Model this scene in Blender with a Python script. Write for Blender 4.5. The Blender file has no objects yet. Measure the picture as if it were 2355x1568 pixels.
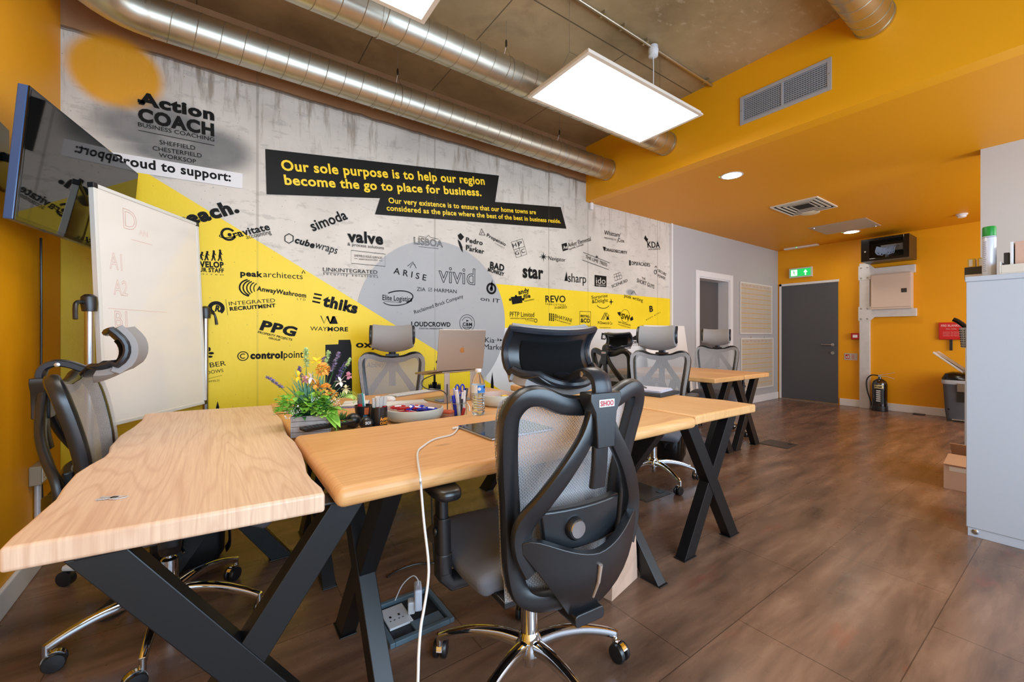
import bpy, bmesh, math, random
from mathutils import Vector, Matrix, Euler
random.seed(7)
C = bpy.context.scene.collection
PI = math.pi
V = Vector

# ------------------------------------------------------------------ camera
CX, CY, FOC, EYE = 1177.5, 771.0, 960.0, 1.14      # photograph in 2355x1568
YAW = math.atan2(1352.5, 960.0)
FW = V((math.cos(YAW), math.sin(YAW), 0)); RT = V((FW.y, -FW.x, 0))
cam = bpy.data.cameras.new('camera'); cam_o = bpy.data.objects.new('camera', cam); C.objects.link(cam_o)
cam.sensor_width = 36; cam.lens = 36 * FOC / 2355; cam.shift_y = -(784 - CY) / 2355; cam.shift_x = 0
cam.clip_start = .02
cam_o.location = (0, 0, EYE)
cam_o.rotation_euler = (PI / 2, 0, YAW - PI / 2)
bpy.context.scene.camera = cam_o

# ------------------------------------------------------------------ world, lights, exposure
w = bpy.data.worlds.new('world'); bpy.context.scene.world = w; w.use_nodes = True
w.node_tree.nodes['Background'].inputs[0].default_value = (.75, .87, 1, 1)
w.node_tree.nodes['Background'].inputs[1].default_value = 1.0
vs = bpy.context.scene.view_settings
vs.view_transform = 'Standard'; vs.look = 'None'; vs.gamma = 1; vs.use_curve_mapping = False
vs.exposure = 0.12
bpy.context.scene.cycles.max_bounces = 10
bpy.context.scene.cycles.diffuse_bounces = 5
bpy.context.scene.cycles.transparent_max_bounces = 16
PANEL_E, DOWN_E = 9, 60.0
def area(name, loc, rot, sx, sy, power, col):
    l = bpy.data.lights.new(name, 'AREA'); l.shape = 'RECTANGLE'; l.size = sx; l.size_y = sy; l.energy = power; l.color = col
    o = bpy.data.objects.new(name, l); C.objects.link(o); o.location = loc; o.rotation_euler = rot; return o
# daylight through the windows in the wall behind the camera
area('window_daylight', (1.075, -1.52, 1.5), (PI / 2, 0, 0), 3.4, 1.9, 135, (.58, .78, 1))
area('window_daylight', (5.6, -1.52, 1.5), (PI / 2, 0, 0), 3.6, 1.9, 125, (.92, .95, 1))

# ------------------------------------------------------------------ measuring helper: a photo pixel met with a plane of the room
def hit(px, py, ax, v):
    r = (px - CX) / FOC
    d = V((FW.x + r * RT.x, FW.y + r * RT.y, -(py - CY) / FOC)); o = V((0, 0, EYE))
    return o + d * ((v - o[ax]) / d[ax])

# ------------------------------------------------------------------ materials
MATS = {}
def lin(c):
    return tuple(((x / 255) / 12.92 if x / 255 <= .04045 else ((x / 255 + .055) / 1.055) ** 2.4) for x in c) + (1,)
def nmat(name):
    m = bpy.data.materials.new(name); m.use_nodes = True; nt = m.node_tree
    return m, nt, nt.nodes['Principled BSDF']
def N(nt, t, **k):
    n = nt.nodes.new(t)
    for a, b in k.items(): setattr(n, a, b)
    return n
def mat(name, rgb, rough=.5, metal=0, bump=0, bscale=200, emit=None, es=1, coat=0, var=0, vscale=3, trans=0, ior=1.45, spec=None):
    if name in MATS: return MATS[name]
    m, nt, p = nmat(name); c = lin(rgb)
    p.inputs['Base Color'].default_value = c; p.inputs['Roughness'].default_value = rough; p.inputs['Metallic'].default_value = metal
    p.inputs['Coat Weight'].default_value = coat
    if spec is not None: p.inputs['Specular IOR Level'].default_value = spec
    if trans: p.inputs['Transmission Weight'].default_value = trans; p.inputs['IOR'].default_value = ior
    if emit: p.inputs['Emission Color'].default_value = lin(emit); p.inputs['Emission Strength'].default_value = es
    tc = N(nt, 'ShaderNodeTexCoord')
    if bump:
        n = N(nt, 'ShaderNodeTexNoise'); n.inputs['Scale'].default_value = bscale; n.inputs['Detail'].default_value = 3
        b = N(nt, 'ShaderNodeBump'); b.inputs['Strength'].default_value = bump; b.inputs['Distance'].default_value = .002
        nt.links.new(tc.outputs['Object'], n.inputs['Vector']); nt.links.new(n.outputs['Fac'], b.inputs['Height']); nt.links.new(b.outputs[0], p.inputs['Normal'])
    if var:
        n = N(nt, 'ShaderNodeTexNoise'); n.inputs['Scale'].default_value = vscale; n.inputs['Detail'].default_value = 5
        r = N(nt, 'ShaderNodeMixRGB', blend_type='MULTIPLY'); r.inputs[0].default_value = 1
        cr = N(nt, 'ShaderNodeMapRange'); cr.inputs[1].default_value = .3; cr.inputs[2].default_value = .7; cr.inputs[3].default_value = 1 - var; cr.inputs[4].default_value = 1 + var * .5
        r.inputs[1].default_value = c
        nt.links.new(tc.outputs['Object'], n.inputs['Vector']); nt.links.new(n.outputs['Fac'], cr.inputs[0]); nt.links.new(cr.outputs[0], r.inputs[2]); nt.links.new(r.outputs[0], p.inputs['Base Color'])
    MATS[name] = m; return m

def ramp(nt, stops, interp='LINEAR'):
    r = N(nt, 'ShaderNodeValToRGB'); r.color_ramp.interpolation = interp
    e = r.color_ramp.elements
    while len(e) > 1: e.remove(e[-1])
    e[0].position = stops[0][0]; e[0].color = stops[0][1]
    for p, c in stops[1:]:
        x = e.new(p); x.color = c
    return r
def mth(nt, op, a, b=None, c=None, clamp=False):
    n = N(nt, 'ShaderNodeMath', operation=op); n.use_clamp = clamp
    for i, v in enumerate((a, b, c)):
        if v is None: continue
        if isinstance(v, (int, float)): n.inputs[i].default_value = v
        else: nt.links.new(v, n.inputs[i])
    return n.outputs[0]
def mixc(nt, f, a, b, mode='MIX'):
    n = N(nt, 'ShaderNodeMixRGB', blend_type=mode)
    for i, v in enumerate((f, a, b)):
        if isinstance(v, (int, float)): n.inputs[i].default_value = v
        elif isinstance(v, tuple): n.inputs[i].default_value = v
        else: nt.links.new(v, n.inputs[i])
    return n.outputs[0]
def noise(nt, vec, sc, det=4, rough=.5, dist=0):
    n = N(nt, 'ShaderNodeTexNoise'); n.inputs['Scale'].default_value = sc; n.inputs['Detail'].default_value = det
    n.inputs['Roughness'].default_value = rough; n.inputs['Distortion'].default_value = dist
    nt.links.new(vec, n.inputs['Vector']); return n.outputs['Fac']
def mapping(nt, vec, scale=(1, 1, 1), rot=(0, 0, 0), loc=(0, 0, 0)):
    n = N(nt, 'ShaderNodeMapping'); n.inputs['Scale'].default_value = scale; n.inputs['Rotation'].default_value = rot; n.inputs['Location'].default_value = loc
    nt.links.new(vec, n.inputs['Vector']); return n.outputs[0]
def objc(nt):
    return N(nt, 'ShaderNodeTexCoord').outputs['Object']
def bumpn(nt, p, h, s=.3, d=.003):
    b = N(nt, 'ShaderNodeBump'); b.inputs['Strength'].default_value = s; b.inputs['Distance'].default_value = d
    nt.links.new(h, b.inputs['Height']); nt.links.new(b.outputs[0], p.inputs['Normal'])

WY = 3.40      # the mural wall
def concrete_relief(nt, vec):
    a = noise(nt, mapping(nt, vec, (1, 1, .6)), 9, 6, .65)
    v = N(nt, 'ShaderNodeTexVoronoi'); v.inputs['Scale'].default_value = 26; nt.links.new(vec, v.inputs['Vector'])
    pit = mth(nt, 'LESS_THAN', v.outputs['Distance'], .075)
    r = noise(nt, vec, 3, 3)
    gate = mth(nt, 'GREATER_THAN', r, .5)
    pit = mth(nt, 'MULTIPLY', pit, gate)
    h = mth(nt, 'SUBTRACT', mth(nt, 'MULTIPLY', a, .8), mth(nt, 'MULTIPLY', pit, .8))
    return h, pit
def seam_mask(nt, vec, axis, pos, wd):
    s = N(nt, 'ShaderNodeSeparateXYZ'); nt.links.new(vec, s.inputs[0]); out = None
    for p in pos:
        d = mth(nt, 'LESS_THAN', mth(nt, 'ABSOLUTE', mth(nt, 'SUBTRACT', s.outputs[axis], p)), wd)
        out = d if out is None else mth(nt, 'MAXIMUM', out, d)
    return out
SEAMS = [hit(x, 600, 1, WY).x for x in (592, 1000, 1262, 1352, 1512)]
def paint_on_concrete(name, rgb, rough=.45):
    if name in MATS: return MATS[name]
    m, nt, p = nmat(name); vec = objc(nt)
    h, pit = concrete_relief(nt, vec)
    sm = seam_mask(nt, vec, 0, SEAMS, .006)
    v = noise(nt, vec, 2.2, 5)
    cr = N(nt, 'ShaderNodeMapRange'); cr.inputs[3].default_value = .86; cr.inputs[4].default_value = 1.06; nt.links.new(v, cr.inputs[0])
    c = mixc(nt, 1.0, lin(rgb), cr.outputs[0], 'MULTIPLY')
    c = mixc(nt, mth(nt, 'MULTIPLY', pit, .5), c, (.06, .05, .03, 1))
    c = mixc(nt, mth(nt, 'MULTIPLY', sm, .18), c, (.1, .09, .05, 1))
    nt.links.new(c, p.inputs['Base Color']); p.inputs['Roughness'].default_value = rough; p.inputs['Specular IOR Level'].default_value = .5 if sum(rgb) > 150 else .22
    bumpn(nt, p, h, .5, .006); MATS[name] = m; return m
def raw_concrete():
    m, nt, p = nmat('raw_concrete'); vec = objc(nt)
    h, pit = concrete_relief(nt, vec)
    big = noise(nt, vec, 1.3, 6, .6); st = noise(nt, mapping(nt, vec, (9, 9, 1.2)), 1.6, 5, .65)
    r1 = ramp(nt, [(.25, lin((178, 172, 164))), (.5, lin((204, 198, 189))), (.75, lin((222, 216, 206)))]); nt.links.new(big, r1.inputs[0])
    c = r1.outputs[0]
    s = N(nt, 'ShaderNodeSeparateXYZ'); nt.links.new(vec, s.inputs[0])
    # vertical run stains below the pour joint
    top = N(nt, 'ShaderNodeMapRange'); top.inputs[1].default_value = 2.2; top.inputs[2].default_value = 2.85; nt.links.new(s.outputs[2], top.inputs[0])
    sr = ramp(nt, [(.52, (0, 0, 0, 1)), (.66, (1, 1, 1, 1))]); nt.links.new(st, sr.inputs[0])
    c = mixc(nt, mth(nt, 'MULTIPLY', mth(nt, 'MULTIPLY', sr.outputs[0], top.outputs[0]), .75), c, lin((128, 110, 88)))
    c = mixc(nt, mth(nt, 'MULTIPLY', pit, .6), c, lin((85, 78, 70)))
    # trowel patches
    pt = ramp(nt, [(.56, (0, 0, 0, 1)), (.62, (1, 1, 1, 1))]); nt.links.new(noise(nt, mapping(nt, vec, (2, 2, 5)), 3.5, 7, .7), pt.inputs[0])
    c = mixc(nt, mth(nt, 'MULTIPLY', pt.outputs[0], .35), c, lin((150, 147, 142)))
    # brown upper pour above the joint at 2.88 m
    wob = mth(nt, 'ADD', s.outputs[2], mth(nt, 'MULTIPLY', mth(nt, 'SUBTRACT', noise(nt, vec, 5, 3), .5), .04))
    up = mth(nt, 'GREATER_THAN', wob, 2.885)
    br = ramp(nt, [(.3, lin((142, 106, 74))), (.7, lin((176, 136, 98)))]); nt.links.new(big, br.inputs[0])
    c = mixc(nt, up, c, br.outputs[0])
    jl = mth(nt, 'LESS_THAN', mth(nt, 'ABSOLUTE', mth(nt, 'SUBTRACT', wob, 2.885)), .012)
    c = mixc(nt, mth(nt, 'MULTIPLY', jl, .65), c, lin((70, 58, 48)))
    sm = seam_mask(nt, vec, 0, SEAMS, .008)
    c = mixc(nt, mth(nt, 'MULTIPLY', sm, .4), c, lin((120, 112, 100)))
    # sprayed sun and cloud
    def blob(px, py, rx, rz, soft):
        q = hit(px, py, 1, WY)
        a = mth(nt, 'DIVIDE', mth(nt, 'SUBTRACT', s.outputs[0], q.x), rx); b = mth(nt, 'DIVIDE', mth(nt, 'SUBTRACT', s.outputs[2], q.z), rz)
        d = mth(nt, 'SQRT', mth(nt, 'ADD', mth(nt, 'MULTIPLY', a, a), mth(nt, 'MULTIPLY', b, b)))
        mr = N(nt, 'ShaderNodeMapRange', interpolation_type='SMOOTHSTEP'); mr.inputs[1].default_value = 1; mr.inputs[2].default_value = 1 - soft; nt.links.new(d, mr.inputs[0]); return mr.outputs[0]
    c = mixc(nt, mth(nt, 'MULTIPLY', blob(268, 166, .25, .25, .3), .97), c, lin((226, 158, 4)))
    cl = blob(300, 285, .26, .14, .7)
    for a in ((395, 288, .3, .2, .7), (500, 345, .27, .19, .6), (420, 358, .42, .12, .6), (330, 315, .3, .1, .7)):
        cl = mth(nt, 'MAXIMUM', cl, blob(*a))
    c = mixc(nt, mth(nt, 'MULTIPLY', cl, mth(nt, 'ADD', .62, mth(nt, 'MULTIPLY', noise(nt, vec, 4, 4), .4))), c, lin((92, 94, 96)))
    cl2 = blob(1450, 672, .11, .05, .6)
    c = mixc(nt, mth(nt, 'MULTIPLY', cl2, .8), c, lin((120, 130, 135)))
    nt.links.new(c, p.inputs['Base Color']); p.inputs['Roughness'].default_value = .6
    bumpn(nt, p, h, .6, .008); MATS['raw_concrete'] = m; return m
def ceiling_concrete():
    m, nt, p = nmat('ceiling_concrete'); vec = objc(nt)
    big = noise(nt, vec, 1.1, 6, .6); sp = noise(nt, mapping(nt, vec, (14, 26, 1), (0, 0, .5)), 1, 2, .5)
    r = ramp(nt, [(.3, lin((128, 106, 74))), (.5, lin((164, 140, 102))), (.7, lin((186, 160, 122)))]); nt.links.new(big, r.inputs[0])
    r2 = ramp(nt, [(.6, (0, 0, 0, 1)), (.7, (1, 1, 1, 1))]); nt.links.new(sp, r2.inputs[0])
    s = N(nt, 'ShaderNodeSeparateXYZ'); nt.links.new(vec, s.inputs[0])
    g = mth(nt, 'LESS_THAN', s.outputs[1], 1.75)
    c = mixc(nt, mth(nt, 'MULTIPLY', mth(nt, 'MULTIPLY', r2.outputs[0], g), .35), r.outputs[0], lin((214, 196, 168)))
    sx = seam_mask(nt, vec, 0, (-.1, .92, 1.55, 2.55), .004)
    sx = mth(nt, 'MULTIPLY', sx, mth(nt, 'GREATER_THAN', s.outputs[1], 2.1))
    sy = seam_mask(nt, vec, 1, (2.1, 2.75), .005)
    c = mixc(nt, mth(nt, 'MULTIPLY', mth(nt, 'MAXIMUM', sx, sy), .75), c, lin((60, 48, 36)))
    dk = noise(nt, vec, 2.6, 5, .6, 1); r3 = ramp(nt, [(.54, (0, 0, 0, 1)), (.72, (1, 1, 1, 1))]); nt.links.new(dk, r3.inputs[0])
    c = mixc(nt, mth(nt, 'MULTIPLY', r3.outputs[0], .35), c, lin((100, 84, 66)))
    nt.links.new(c, p.inputs['Base Color']); p.inputs['Roughness'].default_value = .5
    bumpn(nt, p, noise(nt, vec, 12, 6, .6), .4, .004); MATS['ceiling_concrete'] = m; return m
def floor_mat():
    m, nt, p = nmat('brown_vinyl_planks'); vec = objc(nt)
    b = N(nt, 'ShaderNodeTexBrick'); b.offset = .37; b.inputs['Scale'].default_value = 1; b.inputs['Brick Width'].default_value = .92; b.inputs['Row Height'].default_value = .46
    b.inputs['Mortar Size'].default_value = .0016; b.inputs['Mortar Smooth'].default_value = 0
    b.inputs['Color1'].default_value = (1, 1, 1, 1); b.inputs['Color2'].default_value = (.86, .86, .86, 1); b.inputs['Mortar'].default_value = (.35, .35, .35, 1)
    nt.links.new(mapping(nt, vec, (1, 1, 1), (0, 0, 0), (.13, .08, 0)), b.inputs['Vector'])
    st = noise(nt, mapping(nt, vec, (.7, 4.2, 1)), 1.9, 7, .62, .3)
    r = ramp(nt, [(.28, lin((84, 62, 50))), (.43, lin((114, 86, 68))), (.57, lin((138, 104, 82))), (.74, lin((168, 132, 106)))]); nt.links.new(st, r.inputs[0])
    red = ramp(nt, [(.6, (0, 0, 0, 1)), (.75, (1, 1, 1, 1))]); nt.links.new(noise(nt, mapping(nt, vec, (1.2, 3.4, 1), loc=(3, 1, 0)), 2.2, 5, .6), red.inputs[0])
    c = mixc(nt, mth(nt, 'MULTIPLY', red.outputs[0], .5), r.outputs[0], lin((150, 80, 56)))
    c = mixc(nt, 1.0, c, b.outputs['Color'], 'MULTIPLY')
    nt.links.new(c, p.inputs['Base Color'])
    rr = N(nt, 'ShaderNodeMapRange'); rr.inputs[3].default_value = .2; rr.inputs[4].default_value = .36; nt.links.new(noise(nt, vec, 6, 5), rr.inputs[0]); nt.links.new(rr.outputs[0], p.inputs['Roughness'])
    bumpn(nt, p, noise(nt, mapping(nt, vec, (1, 3, 1)), 25, 4), .12, .002); MATS['floor'] = m; return m
def wood(name, c1, c2, c3, along='y', seed=0, rough=.42):
    m, nt, p = nmat(name); vec = objc(nt)
    sc = (8, .5, 1) if along == 'y' else (.5, 8, 1)
    mv = mapping(nt, vec, sc, (0, 0, 0), (seed, seed * .7, 0))
    d = noise(nt, mv, .8, 2, .45, .4)
    rings = mth(nt, 'FRACT', mth(nt, 'MULTIPLY', d, 16))
    tri = mth(nt, 'ABSOLUTE', mth(nt, 'SUBTRACT', rings, .5))
    fine = noise(nt, mapping(nt, vec, (160, 5, 5) if along == 'y' else (5, 160, 5)), 1, 3, .6)
    big = noise(nt, mapping(nt, vec, (3, .6, 1) if along == 'y' else (.6, 3, 1)), 1.5, 3)
    r = ramp(nt, [(.3, lin(c1)), (.7, lin(c2))]); nt.links.new(big, r.inputs[0])
    mr = N(nt, 'ShaderNodeMapRange'); mr.inputs[1].default_value = .3; mr.inputs[2].default_value = .5; nt.links.new(tri, mr.inputs[0])
    c = mixc(nt, mth(nt, 'MULTIPLY', mr.outputs[0], .36), r.outputs[0], lin(c3))
    fr = N(nt, 'ShaderNodeMapRange'); fr.inputs[1].default_value = .35; fr.inputs[2].default_value = .7; fr.inputs[3].default_value = 0; fr.inputs[4].default_value = .42; nt.links.new(fine, fr.inputs[0])
    c = mixc(nt, fr.outputs[0], c, lin(c3))
    kn = N(nt, 'ShaderNodeTexVoronoi'); kn.inputs['Scale'].default_value = 1; nt.links.new(mapping(nt, vec, (4.2, 1.7, 1) if along == 'y' else (1.7, 4.2, 1), (0, 0, 0), (seed, 2, 0)), kn.inputs['Vector'])
    kr = ramp(nt, [(.0, (1, 1, 1, 1)), (.045, (.6, .6, .6, 1)), (.07, (0, 0, 0, 1))]); nt.links.new(kn.outputs['Distance'], kr.inputs[0])
    c = mixc(nt, mth(nt, 'MULTIPLY', kr.outputs[0], .5), c, lin((110, 68, 40)))
    nt.links.new(c, p.inputs['Base Color']); p.inputs['Roughness'].default_value = rough
    bumpn(nt, p, fine, .08, .001); MATS[name] = m; return m
def mesh_fabric(name, rgb, hole=True):
    m, nt, p = nmat(name); vec = objc(nt)
    s = N(nt, 'ShaderNodeSeparateXYZ'); nt.links.new(vec, s.inputs[0])
    cb = N(nt, 'ShaderNodeCombineXYZ'); nt.links.new(s.outputs[2], cb.inputs[0]); nt.links.new(s.outputs[0], cb.inputs[1])
    b = N(nt, 'ShaderNodeTexBrick'); b.offset = .5; b.inputs['Scale'].default_value = 1; b.inputs['Brick Width'].default_value = .0095; b.inputs['Row Height'].default_value = .0048
    b.inputs['Mortar Size'].default_value = .00115; b.inputs['Mortar Smooth'].default_value = .3; nt.links.new(cb.outputs[0], b.inputs['Vector'])
    p.inputs['Base Color'].default_value = lin(rgb); p.inputs['Roughness'].default_value = .7
    bumpn(nt, p, b.outputs['Fac'], .4, .001)
    if hole:
        t = N(nt, 'ShaderNodeBsdfTransparent'); mx = N(nt, 'ShaderNodeMixShader')
        out = nt.nodes['Material Output']
        f = N(nt, 'ShaderNodeMapRange'); f.inputs[3].default_value = .42; f.inputs[4].default_value = 1; nt.links.new(b.outputs['Fac'], f.inputs[0])
        nt.links.new(f.outputs[0], mx.inputs[0]); nt.links.new(t.outputs[0], mx.inputs[1]); nt.links.new(p.outputs[0], mx.inputs[2]); nt.links.new(mx.outputs[0], out.inputs[0])
    MATS[name] = m; return m

# ------------------------------------------------------------------ mesh helpers
class MB:
    def __init__(s): s.v = []; s.f = []; s.m = []; s.mats = []; s.cur = 0
    def use(s, m):
        if m not in s.mats: s.mats.append(m)
        s.cur = s.mats.index(m); return s
    def add(s, vs, fs):
        o = len(s.v); s.v += [tuple(v) for v in vs]; s.f += [tuple(i + o for i in f) for f in fs]; s.m += [s.cur] * len(fs); return s
    def box(s, c, size, M=None):
        x, y, z = (a / 2 for a in size); c = V(c)
        vs = [V((i * x, j * y, k * z)) for i in (-1, 1) for j in (-1, 1) for k in (-1, 1)]
        if M is not None: vs = [M @ v for v in vs]
        return s.add([c + v for v in vs], [(0, 1, 3, 2), (4, 6, 7, 5), (0, 4, 5, 1), (2, 3, 7, 6), (0, 2, 6, 4), (1, 5, 7, 3)])
    def bb(s, a, b):
        return s.box([(a[i] + b[i]) / 2 for i in range(3)], [abs(b[i] - a[i]) for i in range(3)])
    def prism(s, pts, z0, z1, ax=2):
        def q(p, z): return (p[0], p[1], z) if ax == 2 else ((p[0], z, p[1]) if ax == 1 else (z, p[0], p[1]))
        n = len(pts); vs = [q(p, z0) for p in pts] + [q(p, z1) for p in pts]
        return s.add(vs, [tuple(range(n))[::-1], tuple(range(n, 2 * n))] + [(i, (i + 1) % n, n + (i + 1) % n, n + i) for i in range(n)])
    def rings(s, R, closed=True, cap=True, loop=False):
        n = len(R[0]); vs = [p for r in R for p in r]; fs = []
        L = len(R)
        for i in range(L if loop else L - 1):
            a = i * n; b = ((i + 1) % L) * n
            for j in range(n if closed else n - 1):
                k = (j + 1) % n; fs.append((a + j, a + k, b + k, b + j))
        if cap and not loop and closed: fs += [tuple(range(n))[::-1], tuple(range((L - 1) * n, L * n))]
        return s.add(vs, fs)
    def sweep(s, path, sec, up=(0, 0, 1), sc=None, loop=False, cap=True):
        path = [V(p) for p in path]; R = []; n = len(path); up = V(up)
        for i, p in enumerate(path):
            if loop: t = path[(i + 1) % n] - path[i - 1]
            else: t = path[min(i + 1, n - 1)] - path[max(i - 1, 0)]
            t.normalize(); a = t.cross(up)
            if a.length < 1e-4: a = t.cross(V((1, .1, 0)))
            a.normalize(); b = a.cross(t); k = sc[i] if sc else 1
            kx, ky = (k if isinstance(k, tuple) else (k, k))
            R.append([p + a * q[0] * kx + b * q[1] * ky for q in sec])
        return s.rings(R, loop=loop, cap=cap)
    def tube(s, path, r, n=10, sc=None, loop=False):
        path = [V(p) for p in path]
        # parallel transport frame
        L = len(path); R = []; prev = None
        for i, p in enumerate(path):
            t = (path[(i + 1) % L] - path[i - 1]) if loop else (path[min(i + 1, L - 1)] - path[max(i - 1, 0)])
            t.normalize()
            if prev is None: a = t.cross(V((0, 0, 1))); a = a if a.length > .05 else t.cross(V((1, 0, 0)))
            else: a = prev - t * prev.dot(t)
            a.normalize(); prev = a; b = t.cross(a); k = sc[i] if sc else 1
            R.append([p + (a * math.cos(2 * PI * j / n) + b * math.sin(2 * PI * j / n)) * r * k for j in range(n)])
        return s.rings(R, loop=loop)
    def lathe(s, prof, c=(0, 0, 0), n=24, M=None, cap=True):
        c = V(c); R = []
        for r, z in prof:
            ring = [V((max(r, 1e-5) * math.cos(2 * PI * j / n), max(r, 1e-5) * math.sin(2 * PI * j / n), z)) for j in range(n)]
            R.append([c + (M @ v if M is not None else v) for v in ring])
        return s.rings(R, cap=cap)
    def cyl(s, a, b, r, n=16, r2=None):
        a = V(a); b = V(b); d = (b - a); q = d.to_track_quat('Z', 'Y').to_matrix()
        return s.lathe([(r, 0), (r if r2 is None else r2, d.length)], a, n, q)
    def quad(s, *p): return s.add(p, [tuple(range(len(p)))])
    def build(s, name, m=None, parent=None, bev=0, smooth=False, seg=2, sub=0, angle=35):
        me = bpy.data.meshes.new(name); me.from_pydata(s.v, [], s.f)
        for q in ([m] if m else s.mats): me.materials.append(q)
        if not m: me.polygons.foreach_set('material_index', s.m)
        bm = bmesh.new(); bm.from_mesh(me); bmesh.ops.recalc_face_normals(bm, faces=bm.faces); bm.to_mesh(me); bm.free()
        o = bpy.data.objects.new(name, me); C.objects.link(o)
        if parent: o.parent = parent
        if bev:
            b = o.modifiers.new('bevel', 'BEVEL'); b.width = bev; b.segments = seg; b.limit_method = 'ANGLE'; b.angle_limit = math.radians(angle); b.harden_normals = False
        if sub: q = o.modifiers.new('sub', 'SUBSURF'); q.levels = sub; q.render_levels = sub
        if smooth:
            me.polygons.foreach_set('use_smooth', [True] * len(me.polygons))
            if not sub:
                try: me.set_sharp_from_angle(angle=math.radians(40))
                except Exception: pass
        return o
def rrect(a, b, r=.3, n=3):
    """rounded rectangle section, half sizes a, b"""
    r = min(a, b) * r * 2 if r <= .5 else min(a, b); r = min(r, a, b); out = []
    for cx, cy, s in ((a - r, b - r, 0), (-(a - r), b - r, PI / 2), (-(a - r), -(b - r), PI), (a - r, -(b - r), 1.5 * PI)):
        for k in range(n + 1):
            t = s + PI / 2 * k / n; out.append((cx + r * math.cos(t), cy + r * math.sin(t)))
    return out
def spline(pts, k=6, loop=False):
    pts = [V(p) for p in pts]; n = len(pts); out = []
    for i in range(n if loop else n - 1):
        if loop: a, b, c, d = pts[i - 1], pts[i], pts[(i + 1) % n], pts[(i + 2) % n]
        else: a, b, c, d = pts[max(i - 1, 0)], pts[i], pts[i + 1], pts[min(i + 2, n - 1)]
        for j in range(k):
            t = j / k
            out.append(.5 * ((2 * b) + (c - a) * t + (2 * a - 5 * b + 4 * c - d) * t * t + (3 * b - a - 3 * c + d) * t ** 3))
    if not loop: out.append(pts[-1])
    return out
def tag(o, label=None, cat=None, group=None, kind=None):
    if label: o['label'] = label
    if cat: o['category'] = cat
    if group: o['group'] = group
    if kind: o['kind'] = kind
    return o
def thing(name, label, cat, loc=(0, 0, 0), rz=0, group=None, M=None):
    o = bpy.data.objects.new(name, None); C.objects.link(o); o.empty_display_size = .1
    if M is not None: o.matrix_world = M
    else: o.location = loc; o.rotation_euler = (0, 0, rz)
    return tag(o, label, cat, group)
def struct(o): o['kind'] = 'structure'; return o
def copy_tree(o, parent=None):
    c = o.copy(); C.objects.link(c); c.parent = parent
    for ch in list(o.children): copy_tree(ch, c)
    return c
def frame(o, x, z):
    """matrix with local x along x, local z near z, local y = z cross x"""
    x = V(x).normalized(); y = V(z).cross(x).normalized(); z = x.cross(y)
    M = Matrix((x, y, z)).transposed().to_4x4(); M.translation = V(o); return M

# lettering: text outlines turned into a flat mesh normalised to its box
TXT = {}
def text_geo(s, bold=0, outline=0, shear=0):
    k = (s, bold, outline, shear)
    if k in TXT: return TXT[k]
    cu = bpy.data.curves.new('t', 'FONT'); cu.body = s; cu.size = 1; cu.resolution_u = 3; cu.offset = bold; cu.shear = shear
    if bold: cu.space_character = 1 + bold * 2.2
    if outline: cu.fill_mode = 'NONE'; cu.bevel_depth = outline; cu.bevel_resolution = 0
    o = bpy.data.objects.new('t', cu); C.objects.link(o)
    dg = bpy.context.evaluated_depsgraph_get(); me = bpy.data.meshes.new_from_object(o.evaluated_get(dg))
    vs = [tuple(v.co) for v in me.vertices]; fs = [tuple(p.vertices) for p in me.polygons]
    bpy.data.objects.remove(o); bpy.data.meshes.remove(me)
    x0 = min(v[0] for v in vs); x1 = max(v[0] for v in vs); y1 = max(v[1] for v in vs)
    TXT[k] = ([((v[0] - x0) / (x1 - x0), v[1] / y1) for v in vs], fs); return TXT[k]
def put_text(mb, s, O, X, Y, bold=0, outline=0, lift=None, shear=0):
    """O baseline-left point, X vector across the full width, Y vector cap height"""
    vs, fs = text_geo(s, bold, outline, shear); O = V(O) + (V(lift) if lift else V((0, 0, 0)))
    mb.add([O + V(X) * v[0] + V(Y) * v[1] for v in vs], fs)

# ------------------------------------------------------------------ shared materials
ORANGE = mat('orange_wall_paint', (234, 162, 0), .5, bump=.08, bscale=90)
ORANGEC = mat('orange_ceiling_paint', (224, 150, 0), .5, bump=.05, bscale=90)
GREY = mat('grey_wall_paint', (178, 178, 180), .55, bump=.05, bscale=90)
WHITE = mat('white_gloss_paint', (228, 228, 230), .35)
BLK = mat('black_plastic', (24, 26, 30), .3, spec=.75, bump=.15, bscale=900)
BLKS = mat('black_gloss', (10, 11, 13), .12)
BLKM = mat('black_powder_steel', (16, 17, 19), .42)
CHROME = mat('chrome', (225, 228, 232), .06, metal=1)
STEEL = mat('brushed_steel', (190, 192, 196), .28, metal=1)
GALV = mat('galvanised_steel', (222, 225, 230), .38, metal=.3, var=.06, vscale=14)
DUCT = mat('galvanised_duct', (206, 200, 184), .38, metal=1, var=.1, vscale=9)
INK = mat('black_wall_paint', (13, 13, 12), .6, spec=.2)
FLOORM = floor_mat(); RAW = raw_concrete(); CEIL = ceiling_concrete()
WOODL = wood('pale_live_edge_wood', (230, 196, 166), (240, 212, 184), (196, 148, 118), 'y', 1.3)
WOODX = wood('oiled_wood_lengthwise', (226, 170, 108), (234, 184, 124), (198, 134, 76), 'x', 4.1)
WOODX2 = wood('oiled_wood_lengthwise_rear', (222, 162, 102), (232, 180, 120), (194, 130, 74), 'x', 7.7)
WOODY = wood('oiled_wood_crosswise', (228, 174, 112), (238, 190, 130), (204, 142, 84), 'y', 9.2)
MESHF = mesh_fabric('grey_mesh_back', (172, 170, 172)); SEATF = mesh_fabric('grey_seat_fabric', (104, 106, 114), False)
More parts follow.
